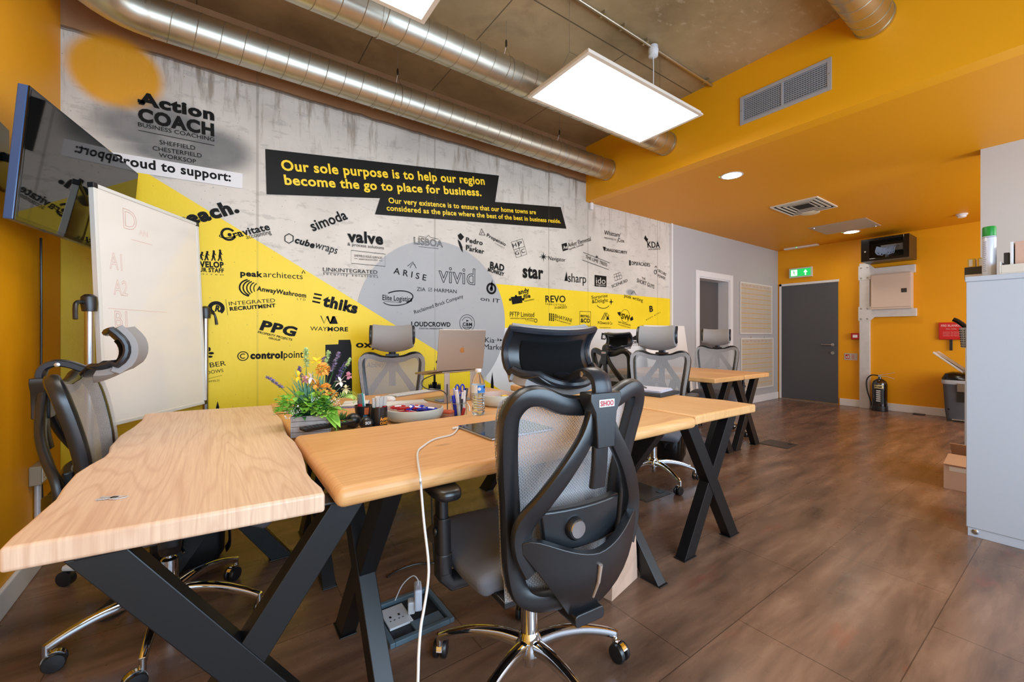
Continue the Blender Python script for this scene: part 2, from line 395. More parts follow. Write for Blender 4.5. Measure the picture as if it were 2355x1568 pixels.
# ================================================================== room shell
XL, XB, XF, ZC, ZL, YR = -.715, 3.45, 8.33, 3.29, 2.665, -1.6
TH = .15
b = MB(); b.bb((XL - TH, YR - TH, -.1), (XF + TH, WY + .6, 0)); struct(b.build('floor', FLOORM))
b = MB(); b.bb((XL - TH, YR - TH, ZC), (XB + .1, WY + TH, ZC + .1)); struct(b.build('ceiling', CEIL))
b = MB(); b.bb((XB + .001, YR - TH, ZL), (XF + TH, WY + TH, ZL + .12)); struct(b.build('ceiling_lower', ORANGEC))
b = MB(); b.bb((XB, YR - TH, ZL - .0005), (XB + .12, WY, ZC)); struct(b.build('wall_bulkhead', ORANGE))
b = MB(); b.bb((XL, WY, -.05), (5.08, WY + TH, ZC)); WB = struct(b.build('wall_back', RAW))
b = MB(); b.bb((XL - TH, YR - TH, -.05), (XL, WY + TH, ZC)); struct(b.build('wall_left', ORANGE))
b = MB(); b.bb((XF, YR - TH, -.05), (XF + TH, WY + TH, ZL)); struct(b.build('wall_far', ORANGE))
# grey wall with the doorway
DX0, DX1, DZ = 5.735, 6.60, 2.0
b = MB(); b.bb((5.08, WY - .012, -.05), (DX0, WY + TH, ZL)); b.bb((DX1, WY - .012, -.05), (XF, WY + TH, ZL)); b.bb((DX0, WY - .012, DZ), (DX1, WY + TH, ZL))
struct(b.build('wall_corridor', GREY))
b = MB(); b.bb((5.055, WY - .03, 0), (5.085, WY + .001, ZL)); struct(b.build('trim_1', WHITE))
b = MB()
for x0, x1 in ((DX0 - .09, DX0), (DX1, DX1 + .09)): b.bb((x0, WY - .035, 0), (x1, WY - .01, DZ + .085))
b.bb((DX0, WY - .035, DZ), (DX1, WY - .01, DZ + .085))
b.bb((DX0 - .001, WY - .02, 0), (DX0 + .02, WY + .2, DZ)); b.bb((DX1 - .02, WY - .02, 0), (DX1 + .001, WY + .2, DZ)); b.bb((DX0, WY - .02, DZ - .02), (DX1, WY + .2, DZ + .001))
struct(b.build('trim_2', WHITE, bev=.004))
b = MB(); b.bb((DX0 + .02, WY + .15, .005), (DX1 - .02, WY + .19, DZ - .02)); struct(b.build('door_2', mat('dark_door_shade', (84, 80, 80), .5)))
# far fire door
q0, q1 = hit(1798, 780, 0, XF).y, hit(1928, 780, 0, XF).y
b = MB(); b.bb((XF - .012, q1, .02), (XF - .001, q0, 2.02))
D1 = struct(b.build('door_1', mat('charcoal_door', (80, 83, 90), .38)))
b = MB(); b.bb((XF - .016, q0, 0), (XF - .001, q0 + .035, 2.06)); b.bb((XF - .016, q1 - .012, 2.022), (XF - .001, q0 + .035, 2.06)); struct(b.build('trim_3', WHITE))
b = MB(); hy = q1 + .07; b.lathe([(.026, 0), (.026, .008)], (XF - .02, hy, .985), 20, Matrix.Rotation(-PI / 2, 3, 'Y')); b.tube([(XF - .02, hy, .985), (XF - .06, hy, .985), (XF - .062, hy + .02, .985), (XF - .062, hy + .15, .985)], .009)
b.lathe([(.026, 0), (.026, .008)], (XF - .02, hy, .85), 20, Matrix.Rotation(-PI / 2, 3, 'Y'))
b.build('door_handle', STEEL, D1, smooth=True)
b = MB(); b.bb((XF - .02, q1, .002), (XF + .001, q0 + .03, .012)); b.build('threshold', STEEL, D1)
# grey partition at the right
b = MB(); b.bb((5.118, YR, -.05), (5.28, .568, ZL)); struct(b.build('wall_right', mat('grey_partition_paint', (196, 198, 200), .55, bump=.05, bscale=90)))
# rear wall with two large windows (behind the camera)
b = MB(); Z0, Z1 = .55, 2.45
for x0, x1 in ((XL, -.65), (2.8, 3.8), (7.4, XF)): b.bb((x0, YR - TH, 0), (x1, YR, ZC))
for x0, x1 in ((-.65, 2.8), (3.8, 7.4)): b.bb((x0, YR - TH, 0), (x1, YR, Z0)); b.bb((x0, YR - TH, Z1), (x1, YR, ZC))
struct(b.build('wall_rear', GREY))
for i, (x0, x1) in enumerate(((-.65, 2.8), (3.8, 7.4))):
    b = MB()
    for x in (x0 + .025, (x0 + x1) / 2, x1 - .025): b.bb((x - .025, YR - .1, Z0), (x + .025, YR - .05, Z1))
    for z in (Z0 + .025, Z1 - .025): b.bb((x0 + .05, YR - .1, z - .025), (x1 - .05, YR - .05, z + .025))
    struct(b.build('window_%d' % (i + 1), BLKM))
# skirting
def skirt(name, a, bb_, h=.115):
    m = MB(); m.bb(a + (0,), bb_ + (h,))
    struct(m.build(name, WHITE, bev=.006))
skirt('baseboard_left', (XL, YR), (XL + .018, WY))
yc0, yc1 = hit(1981, 780, 0, XF).y, hit(2003, 780, 0, XF).y
skirt('baseboard_far', (XF - .018, yc0), (XF, q1 - .02)); skirt('baseboard_far', (XF - .018, YR), (XF, yc1))
skirt('baseboard_corridor', (DX1 + .09, WY - .03), (XF - .02, WY - .011), .12); skirt('baseboard_corridor', (5.09, WY - .03), (DX0 - .09, WY - .011), .12)

# ================================================================== the painted mural (all in paint on the concrete wall)
def W(px, py): return hit(px, py, 1, WY)
YEL = paint_on_concrete('yellow_mural_paint', (244, 212, 16)); MGREY = paint_on_concrete('grey_mural_paint', (170, 172, 175)); MWHITE = paint_on_concrete('white_mural_paint', (222, 222, 222)); MBLACK = paint_on_concrete('black_mural_paint', (20, 20, 17), .5)
VINW = mat('white_vinyl', (224, 224, 226), .4); YINK = mat('yellow_lettering', (252, 212, 30), .45); MUTE = mat('pale_lettering', (205, 200, 190), .5)
class Art:
    def __init__(s, lift): s.b = MB(); s.y = WY - lift
    def w(s, p): q = W(*p); return V((q.x, s.y, q.z))
    def poly(s, pts, world=False):
        P = [V((p[0], s.y, p[1])) if world else s.w(p) for p in pts]; s.b.add(P, [tuple(range(len(P)))]); return s
    def disc(s, c, r, n=28, rz=None):
        q = s.w(c); k = abs(s.w((c[0], c[1] + 1)).z - q.z); R = r * k; Rz = (rz or r) * k
        s.b.add([q + V((R * math.cos(2 * PI * i / n), 0, Rz * math.sin(2 * PI * i / n))) for i in range(n)], [tuple(range(n))]); return s
    def stroke(s, pts, wd, loop=False):
        P = [s.w(p) for p in pts]; k = abs(s.w((pts[0][0], pts[0][1] + 1)).z - P[0].z) * wd / 2
        n = len(P); A = []; B = []
        for i in range(n):
            d = (P[(i + 1) % n] - P[i - 1]) if loop else (P[min(i + 1, n - 1)] - P[max(i - 1, 0)])
            d.normalize(); m = V((-d.z, 0, d.x)) * k; A.append(P[i] + m); B.append(P[i] - m)
        s.b.add(A + B, [(i, (i + 1) % n, n + (i + 1) % n, n + i) for i in range(n if loop else n - 1)]); return s
    def ring(s, c, r, wd, a0=0, a1=360, rz=None, tilt=0):
        q = s.w(c); n = 32; full = a1 - a0 >= 360; k = abs(s.w((c[0], c[1] + 1)).z - q.z); P = []
        t = math.radians(tilt); rz = rz or r
        for j in range(n if full else n + 1):
            a = math.radians(a0 + (a1 - a0) * j / n)
            for rr in (-.5, .5):
                x = (r + rr * wd) * math.cos(a) * k; z = (rz + rr * wd) * math.sin(a) * k
                P.append(q + V((x * math.cos(t) - z * math.sin(t), 0, x * math.sin(t) + z * math.cos(t))))
        m = len(P) // 2
        s.b.add(P, [(2 * i, 2 * i + 1, 2 * ((i + 1) % m) + 1, 2 * ((i + 1) % m)) for i in range(m if full else m - 1)]); return s
    def text(s, t, p0, p1, h, bold=0, outline=0, shear=0):
        a, c = s.w(p0), s.w(p1); x = c - a; up = V((-x.z, 0, x.x)).normalized()
        # pixel height is measured at the middle of the word
        mid = ((p0[0] + p1[0]) / 2, (p0[1] + p1[1]) / 2); k = abs(s.w((mid[0], mid[1] - h)).z - s.w(mid).z)
        put_text(s.b, t, a, x, up * k, bold, outline, shear=shear); return s
    def done(s, name, m): return s.b.build(name, m, WB)
L0, L1, L2, L3 = .001, .002, .003, .004
# big colour fields
def circ3(a, b_, c):
    ax, ay, bx, by, cx, cy = a.x, a.z, b_.x, b_.z, c.x, c.z; d = 2 * (ax * (by - cy) + bx * (cy - ay) + cx * (ay - by))
    ux = ((ax**2 + ay**2) * (by - cy) + (bx**2 + by**2) * (cy - ay) + (cx**2 + cy**2) * (ay - by)) / d
    uz = ((ax**2 + ay**2) * (cx - bx) + (bx**2 + by**2) * (ax - cx) + (cx**2 + cy**2) * (bx - ax)) / d
    return ux, uz, math.hypot(ax - ux, ay - uz)
cu_, cz_, cr_ = circ3(W(826, 680), W(1161, 742), W(985, 553))
e0, e1 = W(400, 436.5), W(1126, 881); sl = (e1.z - e0.z) / (e1.x - e0.x)
def edge(x): return e0.z + sl * (x - e0.x)
xz = e0.x - e0.z / sl       # where the yellow edge meets the floor
Art(L0).poly([(xz - 1.2, 1.215), (5.075, 1.218), (5.075, 0), (xz - 1.2, 0)], True).done('painted_white_band', MWHITE)
Art(L1).poly([(cu_ + cr_ * .6, 1.64), (5.075, 1.64), (5.075, 1.218), (cu_ + cr_ * .6, 1.215)], True).done('painted_yellow_band', YEL)
a = Art(L2); a.poly([(cu_ + cr_ * math.cos(2 * PI * i / 72), cz_ + cr_ * math.sin(2 * PI * i / 72)) for i in range(72)], True); a.done('painted_grey_circle', MGREY)
Art(L3).poly([(XL + .001, edge(XL)), (xz, 0), (XL + .001, 0)], True).done('painted_yellow_triangle', YEL)
T = L3 + .001
Art(T).poly([(748, 792.6), (777.7, 791.4), (778.5, 781.5), (805, 781), (808, 794), (811, 1010), (748, 1020)]).done('painted_tower_silhouette', MBLACK)
a = Art(T); a.poly([(996, 895), (996.5, 860), (998.5, 842), (1001, 860), (1002, 895)])
a.poly([(985, 930), (985, 882), (988, 886), (990, 880), (992, 886), (994, 878), (1004, 878), (1006, 886), (1009, 880), (1011, 886), (1013, 880), (1014, 930)]); 
a.poly([(1127, 920), (1128.5, 880), (1131.5, 855), (1134.5, 880), (1136, 920)]); a.poly([(494, 960), (497, 935), (500.5, 922), (504, 935), (506, 960)]); a.disc((1005, 832), 3.5)
a.done('painted_spire_silhouettes', INK)
# banners
Art(T).poly([(215, 342.7), (558, 399.6), (557, 434), (215, 382)]).done('painted_white_banner', VINW)
Art(T).poly([(610, 343), (1147, 404), (1138, 464.5), (1289, 476.5), (1302, 526), (862, 493), (873.7, 456), (613, 447)]).done('painted_black_banner', MBLACK)
T2 = T + .001
a = Art(T2); a.text('Our sole purpose is to help our region', (648, 391.5), (1114.5, 425), 21, .028)
a.text('become the go to place for business.', (655, 424.5), (1107, 451), 20, .028)
a.text('Our very existence is to ensure that our home towns are', (893.6, 467), (1232, 493), 11.5, .02)
a.text('considered as the place where the best of the best in business reside.', (889, 484), (1289, 513.5), 11, .02); a.done('yellow_banner_lettering', YINK)
a = Art(T2); a.text('Proud to support:', (264, 377), (531, 417.5), 21, .03); a.done('banner_lettering', INK)
def logo(name, f, m=None, lift=T):
    a = Art(lift); f(a); a.done(name, m or INK)
B = .035
logo('painted_coaching_logo', lambda a: (a.text('Action', (318, 238), (493, 277), 27, .05), a.text('COACH', (318, 277), (493, 313), 29, .05), a.poly([(317, 236), (317, 228), (333, 232), (333, 240)]),
    a.text('BUSINESS COACHING', (318, 290.5), (493, 326), 9), a.stroke([(318.5, 300), (493, 335)], 1.2), a.text('SHEFFIELD', (367.5, 332), (449.5, 345.5), 9.5), a.text('CHESTERFIELD', (351.6, 345.5), (464.5, 363), 9.5), a.text('WORKSOP', (366, 361), (451, 376.5), 9.5)))
logo('painted_logo', lambda a: a.text('reach.', (412, 524), (551.5, 486.5), 30, .055))
logo('painted_logo', lambda a: (a.ring((525, 539), 12.5, 5, 40, 345), a.ring((527, 540), 19, 2, 150, 390, 6, 18), a.text('ravitate', (539, 547.5), (622, 528), 15, .025), a.text('accounting', (567.6, 550), (624.5, 537.5), 9), a.disc((528, 540), 4)))
logo('painted_logo', lambda a: a.text('simoda', (720, 532), (800.5, 503), 23, .02))
def hexa(c, r): return [(c[0] + r * math.cos(PI / 6 + i * PI / 3), c[1] + r * math.sin(PI / 6 + i * PI / 3)) for i in range(6)]
logo('painted_logo', lambda a: (a.stroke(hexa((664.5, 548.5), 11), 2, True), a.text('cube', (677, 557.6), (722, 571), 15, .04, shear=.15), a.text('wraps', (724, 570), (774.5, 584.5), 12, shear=.15)))
logo('painted_logo', lambda a: (a.text('valve', (799, 555), (881, 562), 26, .04), a.text('& process solutions', (799, 564.5), (882.5, 573.5), 7)))
logo('painted_logo', lambda a: (a.stroke([(807.4, 575.5), (885.5, 584.4), (885.5, 612.5), (807.4, 605.4)], 1, True), a.text('SHEFFIELD SOLID SURFACES', (814.5, 590), (879, 595.8), 5), a.text('WORKTOPS & KITCHENS', (824.7, 597.5), (868, 600), 3.4), a.stroke([(814, 594), (822, 594.8)], .8), a.stroke([(871, 599), (879, 600)], .8)))
logo('painted_logo', lambda a: (a.text('LINKINTEGRATED', (742.6, 623.5), (867.6, 630), 8.5), a.stroke([(742.6, 626), (867.6, 633)], .8), a.text('s e c u r i t y   s o l u t i o n s', (743, 631.5), (869, 639), 6)))
def apes(a):
    for i, (x, st) in enumerate(((446, 9), (457, 5), (470, 3), (486, 1), (501, 0))):
        y = 598 + i * .5; hh = 16 + i * 2.2
        a.disc((x + 5 + st * .6, y - hh + 1), 2.4, 10)
        a.poly([(x + 2, y - hh * .45), (x + 3 + st * .3, y - hh + 3), (x + 8 + st * .3, y - hh + 3), (x + 7, y - hh * .45)])
        a.stroke([(x + 3, y - hh * .5), (x + 3.5, y - hh * .25), (x + .5, y)], 2.6); a.stroke([(x + 6, y - hh * .5), (x + 7, y - hh * .25), (x + 9, y)], 2.6)
        a.stroke([(x + 6, y - hh + 4), (x + 10 + st * .4, y - hh * .55)], 1.8)
    a.text('DEVELOP', (437, 613), (515, 615.5), 13.5, .05); a.text('YOUR STAFF', (437, 623.5), (515, 627), 9.5, .04); a.text('L I M I T E D', (441, 630.5), (515, 633.5), 2.4)
logo('painted_logo', apes)
logo('painted_logo', lambda a: (a.text('peak', (552.5, 634), (604, 637.5), 13, .04), a.text('architects', (605.4, 637), (696, 642), 13), a.stroke([(694, 629), (697.5, 622), (701.5, 629)], 2)))
def swoosh(a):
    for i in range(5):
        a.ring((576 + i * 5, 662 + i * .5), 21 - i * 2.6, 3.2 - i * .3, 105 + i * 3, 262 - i * 12, 19 - i * 1.5)
    a.text('AnwayWashroom', (590, 668), (703.5, 684.5), 10.5, .035); a.text('L T D', (683, 689.5), (702, 691.5), 4.5)
logo('painted_logo', swoosh)
logo('painted_logo', lambda a: (a.ring((497.5, 708.5), 12, 8, -50, 250), a.text('R', (494, 715), (506, 717), 14, .05), a.stroke([(519, 688), (524, 725)], .7), a.text('INTEGRATED', (527, 702.5), (633, 694.5), 8.5), a.text('RECRUITMENT', (529, 714.5), (634, 706), 8.5, .04)))
logo('painted_logo', lambda a: (a.stroke([(722, 675.5), (740, 679)], 4), a.stroke([(720, 684), (738, 687.5)], 4), a.stroke([(718, 692.5), (736, 696.5)], 4), a.text('thiks', (740.4, 702), (820, 720.5), 25, .055)))
logo('painted_logo', lambda a: (a.text('PPG', (596, 757), (680, 773.5), 22, .05, shear=.1), a.text('PROPERTY PROJECTS', (592.4, 765.5), (671, 783.5), 5, .03), a.text('GROUP', (617, 778.5), (643.5, 784.5), 4.5, .03)))
logo('painted_logo', lambda a: (a.stroke([(737.5, 726), (745, 743), (752, 727), (759, 743)], 2), a.stroke([(752, 727), (759, 743), (767, 728)], 5), a.poly([(764, 727), (770, 727), (777, 744.5), (758, 744.5)]), a.text('WAY', (713, 760), (752, 761), 9.5), a.text('MORE', (753, 761), (800, 761.5), 9.5, .035)))
logo('painted_logo', lambda a: (a.ring((558.8, 818.6), 10, 2), a.ring((558.8, 818.6), 5, 2, 45, 315), a.text('control', (575.5, 824.5), (650, 823), 16, .06), a.text('point', (652, 823), (697, 822), 15, .01)))
logo('painted_logo', lambda a: (a.text('AMBER', (447, 850), (520, 839.8), 11), a.text('WINDOWS', (448, 865), (514, 855), 8), a.stroke([(460, 876), (511, 862.5)], .6), a.text('SHEFFIELD', (468, 880.5), (505, 876), 4), a.disc((481, 803), 3, rz=5), a.disc((486, 812), 5, rz=3), a.disc((483, 820), 5, rz=2.5), a.stroke([(480, 798), (479, 822)], 1)))
logo('painted_logo', lambda a: (a.text('oxyflo', (818, 798.5), (903, 799), 15, .03), a.ring((862, 765), 8, 5)))
logo('painted_logo', lambda a: a.text('Abbey', (841, 846), (886, 842), 12, shear=.2))
logo('painted_logo', lambda a: (a.text('LISBOA', (951.4, 561), (1018, 568.5), 16, 0, .018), a.stroke([(962, 543), (980, 546), (985, 541), (990, 546), (1008, 550)], .9), a.stroke([(962, 567), (1008, 572)], .8)))
logo('painted_logo', lambda a: (a.text('A R I S E', (904, 628.5), (979, 645.5), 14, .01), a.stroke([(937, 612), (949, 602), (957, 617)], 1.4), a.stroke([(942, 616), (948, 606), (955, 610)], 1.2)))
logo('painted_logo', lambda a: a.text('vivid', (1008, 648), (1092, 655), 38, 0, .012))
logo('painted_logo', lambda a: (a.text('ZIA', (958, 668.6), (978, 670), 8.5), a.stroke([(985, 662), (992.5, 662.5), (992.5, 670), (985, 669.6)], .9, True), a.stroke([(986, 668), (992, 664)], .8), a.text('HARMAN', (998.5, 671), (1049.5, 674.5), 8.5)))
logo('painted_logo', lambda a: (a.text('Elite Logistics', (879, 689.5), (947, 693.5), 11.5, .012), a.ring((914, 687), 36, 2, 200, 350, 15, 8), a.ring((916, 684), 35, 2.6, -60, 130, 15, 8), a.text('& Distribution Company', (884, 694), (922, 696), 2.6)))
logo('painted_logo', lambda a: a.text('Reclaimed Brick Company', (953.4, 722), (1065.5, 684), 8.5))
logo('painted_logo', lambda a: (a.ring((1129.5, 663.5), 11, 5), a.disc((1129.5, 665), 4.5), a.poly([(1126, 664), (1131.5, 642), (1133, 664)]), a.text('on IT', (1104.5, 690.5), (1148.5, 697), 9)))
logo('painted_logo', lambda a: (a.text('LOUDCROWD', (945.4, 750), (1035.5, 751), 10.5, .03), a.text('DIGITAL MARKETING', (964, 756.8), (1018, 757.4), 3.4)))
logo('painted_logo', lambda a: (a.ring((1074, 743), 19.5, 1), a.ring((1074, 743), 14, 1, 20, 160), a.ring((1074, 743), 14, 1, 200, 340), a.text('C&M', (1063.5, 748.5), (1085, 749.5), 7.5, .03), a.text('COURIERS', (1064.5, 754), (1084.5, 754.6), 3.2, .02), a.text('DIRECT', (1069, 758.3), (1079, 758.7), 2.4), a.poly([(1072, 735), (1078, 737.5), (1072, 740)])))
logo('painted_logo', lambda a: (a.text('Pedro', (1071, 556.5), (1109.4, 564), 11, .025), a.text('and', (1071, 566.3), (1084, 568), 6), a.text('Parker', (1071, 575), (1113, 584), 11, .025), a.poly([(1052, 541), (1059, 536), (1067, 545), (1060, 553), (1055, 549)]), a.poly([(1052, 550), (1058, 556), (1063, 568), (1064, 581), (1059, 574), (1055, 562)])))
logo('painted_logo', lambda a: (a.text('Propensio', (1118.6, 543.6), (1161.7, 566), 8, .015), a.text('F I N A N C E', (1138, 561), (1159, 572), 3), a.stroke([(1102, 539.5), (1107, 526), (1115, 541)], 2, True), a.stroke([(1106, 538), (1109, 533)], 1.2)))
logo('painted_logo', lambda a: (a.text('BAD', (1126, 616), (1158.6, 623.5), 15, .04), a.text('MONKEY', (1121, 623.5), (1158.6, 635), 8.5, .035)))
def hpgc(a):
    P = [(1175, 557), (1201, 549), (1211.5, 584.5), (1187, 592.5)]; a.stroke(P, 1, True)
    a.stroke([(1188, 553), (1199.2, 588.5)], .9); a.stroke([(1181, 574.7), (1206.2, 566.7)], .9)
    for t, x, y in (('H', 1180, 569.5), ('P', 1193, 565.5), ('G', 1186, 587), ('C', 1199.5, 582.5)): a.text(t, (x, y), (x + 8, y - 2.4), 9)
logo('painted_logo', hpgc)
def star(c, r, r2, n=8):
    return [(c[0] + (r if i % 2 == 0 else r2) * (1 if i % 4 == 0 else .72) * math.sin(PI * i / n), c[1] - (r if i % 2 == 0 else r2) * (1 if i % 4 == 0 else .72) * math.cos(PI * i / n)) for i in range(2 * n)]
logo('painted_logo', lambda a: (a.poly(star((1249.5, 590.5), 12, 3.5)), a.text('Navigator', (1260.9, 597.5), (1300, 602), 9)))
logo('painted_logo', lambda a: (a.poly([(1291, 561.5), (1302.5, 558), (1306, 574), (1294, 578)]), a.text('Anker Elemental', (1307, 568.5), (1359, 553.5), 9.5), a.text('Legionella, Controlled', (1308, 575), (1341.5, 564), 4.5)))
logo('painted_badge_letters', lambda a: a.text('Ae', (1295, 573.5), (1304.5, 571), 8, .02), MUTE, T2)
logo('painted_logo', lambda a: (a.text('Whittam', (1389.4, 539.5), (1424, 545), 10), a.stroke([(1427, 536), (1418, 559)], .8), a.text('Cox', (1421, 556), (1435.5, 558), 8.5), a.text('ARCHITECTS', (1388.7, 548), (1416.5, 553.6), 3.4)))
logo('painted_logo', lambda a: (a.text('VORAGOSECURITY', (1387, 576), (1442, 584.5), 6.5, .02), a.poly([(1386, 567), (1389.5, 578.5), (1392.5, 568)])))
logo('painted_logo', lambda a: (a.stroke([(1341, 580.3), (1401.5, 604.5), (1399, 620), (1339.4, 598)], 1, True), a.text('THE LIME TREES', (1345.8, 593.5), (1395.6, 613), 7.5), a.poly(star((1372, 590.5), 6, 1.5, 6))))
logo('painted_logo', lambda a: (a.text('KDA', (1489, 569.5), (1517.5, 570), 14, .01), a.text('MTM SERVICES', (1491, 575.5), (1518.5, 573.8), 3.2), a.poly([(1481, 548), (1484, 541), (1487, 548), (1490, 549), (1487, 557)])))
logo('painted_logo', lambda a: (a.text('DPSFACADES', (1452.5, 609), (1494.5, 613), 8, .005), a.poly([(1446.5, 598), (1450, 599), (1450, 611), (1446.5, 610)])))
logo('painted_logo', lambda a: (a.text('SECURE', (1513.4, 624.5), (1531, 634.5), 6), a.text('POWER', (1512, 635.8), (1529.4, 643.5), 6), a.ring((1507, 625.5), 4.5, 1.4), a.ring((1508, 616), 3, 1.2, 0, 180, 4), a.stroke([(1508, 626), (1512, 619)], .8)))
logo('painted_logo', lambda a: (a.text('star', (1201.6, 637), (1249, 641.5), 26, .035)))
logo('painted_logo', lambda a: (a.poly([(1297.5, 646), (1302.5, 624), (1305.5, 646)]), a.text('sharp', (1306, 648), (1347.5, 651), 20)))
logo('painted_logo', lambda a: a.poly([(1367, 632), (1394, 635.3), (1394, 660), (1367, 658.4)]))
logo('painted_badge_letters', lambda a: (a.text('ido', (1370, 651.8), (1391.7, 653), 14), a.text('magazine', (1370, 656.5), (1391.5, 657.4), 4)), MUTE, T2)
logo('painted_logo', lambda a: (a.text('SCENE3D', (1407, 662), (1443, 647.5), 6.5), a.stroke([(1411, 632), (1426, 626), (1430, 640), (1414, 645.5)], .9, True), a.stroke([(1411, 638), (1429, 632)], .8), a.stroke([(1417, 630), (1420, 644)], .8), a.stroke([(1422, 628), (1425, 642)], .8)))
logo('painted_logo', lambda a: (a.text('THE', (1475.5, 641.5), (1483.5, 644), 5), a.text('SHORT GUYS', (1464, 648.5), (1503.7, 664), 9)))
def puzzle(a):
    a.poly([(1174, 683), (1199, 680), (1201, 696), (1178, 700)]); a.disc((1172.5, 689), 3); a.disc((1202.5, 688), 3.2); a.disc((1186, 681), 3)
    a.text('andy', (1192.4, 677.5), (1217, 671.5), 11, .03); a.text('file', (1204, 687), (1219.5, 684), 10, .03); a.text('associates', (1205.8, 694), (1228, 689.5), 4)
logo('painted_logo', puzzle)
logo('painted_logo', lambda a: (a.text('REVO', (1254, 695), (1300, 695), 15.5, .015), a.text('F A B R I C A T I O N S', (1254, 701), (1300, 703.5), 4), a.text('01/04/2023', (1275, 710.5), (1303, 709), 5.5)))
logo('painted_logo', lambda a: (a.text('Surprise', (1360, 687.5), (1397, 683), 7.5), a.text('&Delight', (1361, 697.5), (1398, 694), 8.5), a.ring((1386, 694), 24, 1.4, 215, 330, 15), a.poly(star((1405, 694), 8, 2.5, 4))))
logo('painted_logo', lambda a: (a.text('peak writing', (1435, 683), (1477.5, 694.5), 8), a.stroke([(1451, 676), (1457, 668.5), (1462, 678)], 1)))
logo('painted_logo', lambda a: (a.text('B', (1493.4, 717), (1501.5, 716), 13.5, .03), a.text('B O D O   B I T E S', (1486, 737), (1518, 719), 2.6)))
logo('painted_logo', lambda a: (a.text('PFTP Limited', (1172, 728), (1228, 728.6), 11), a.text('automotive training specialists', (1173, 733), (1228, 734), 3.8), a.ring((1231.5, 737), 4, 1.3), a.stroke([(1208, 735), (1227, 737)], .5), a.stroke([(1208, 737.5), (1227, 739)], .5)))
def bhay(a):
    for i in range(4):
        for j in range(3): a.disc((1263.5 + j * 4.2, 722 + i * 4.5 + j * .5), 1.9, 10, 2.2)
    a.text('BHAYANI', (1274.6, 731), (1313.5, 741), 9); a.text('HR & Employment Law', (1274, 736), (1312, 746), 3.4)
logo('painted_logo', bhay)
logo('painted_logo', lambda a: (a.stroke([(1333, 715.5), (1358, 716.5), (1357.5, 750), (1332.5, 748.5)], 1.1, True), a.text('BESTALL', (1334.8, 729), (1356, 730), 5.5, .03), a.text('&CO', (1335, 741), (1356, 741.8), 9.5, .03)))
logo('painted_logo', lambda a: (a.text('M Downs & Co', (1374.5, 745), (1407.5, 746), 6.5), a.text('Psychological Services', (1379, 754), (1404, 754.5), 2.2), a.stroke([(1383, 735), (1391, 719), (1397, 733)], 2), a.stroke([(1387, 735), (1395, 719), (1400, 727)], 1.5), a.poly([(1393, 735), (1398, 726), (1400.5, 735)])))
logo('painted_logo', lambda a: (a.ring((1437.5, 726.5), 15, .7), a.text('SW', (1428, 731.9), (1447.5, 737), 12, 0, .03), a.poly([(1419, 718), (1427, 717), (1426, 727), (1422, 724)]), a.poly([(1448, 732), (1454, 727), (1456, 735), (1450, 738)]), a.text('SAM WILKINSON', (1421, 742), (1449, 750), 4), a.text('PT & NUTRITION COACH', (1421, 747), (1449, 755), 2.4)))
logo('painted_logo', lambda a: (a.text('Kia', (1114.5, 787), (1136.3, 788), 11.5), a.text('Marketing', (1112, 803), (1180, 805.4), 12), a.stroke([(1137, 781.5), (1143, 782)], .7), a.stroke([(1155, 783), (1168, 786), (1176, 780), (1179, 769)], .6), a.poly([(1144, 776), (1147, 782), (1144, 785)]), a.poly([(1149, 779), (1155, 782), (1149, 785)]), a.poly([(1169, 766), (1176, 771), (1168, 774), (1173, 771)])))
logo('painted_logo', lambda a: (a.poly([(1383.5, 765), (1393.5, 767), (1392, 781), (1382, 780)]), a.text('Be', (1394.5, 780), (1402, 780.5), 8)))
logo('painted_badge_letters', lambda a: a.text('#', (1384.5, 777), (1391.5, 778), 8, .02), VINW, T2)
logo('painted_logo', lambda a: (a.text('CORNERSTONE', (1450.7, 790), (1490, 790.3), 6.5, .02), a.poly([(1450, 782), (1451, 777), (1468.5, 767), (1486, 775), (1486.5, 782)]), a.text('M A S O N R Y   L T D', (1450.5, 794.5), (1488, 794.8), 2.8)))
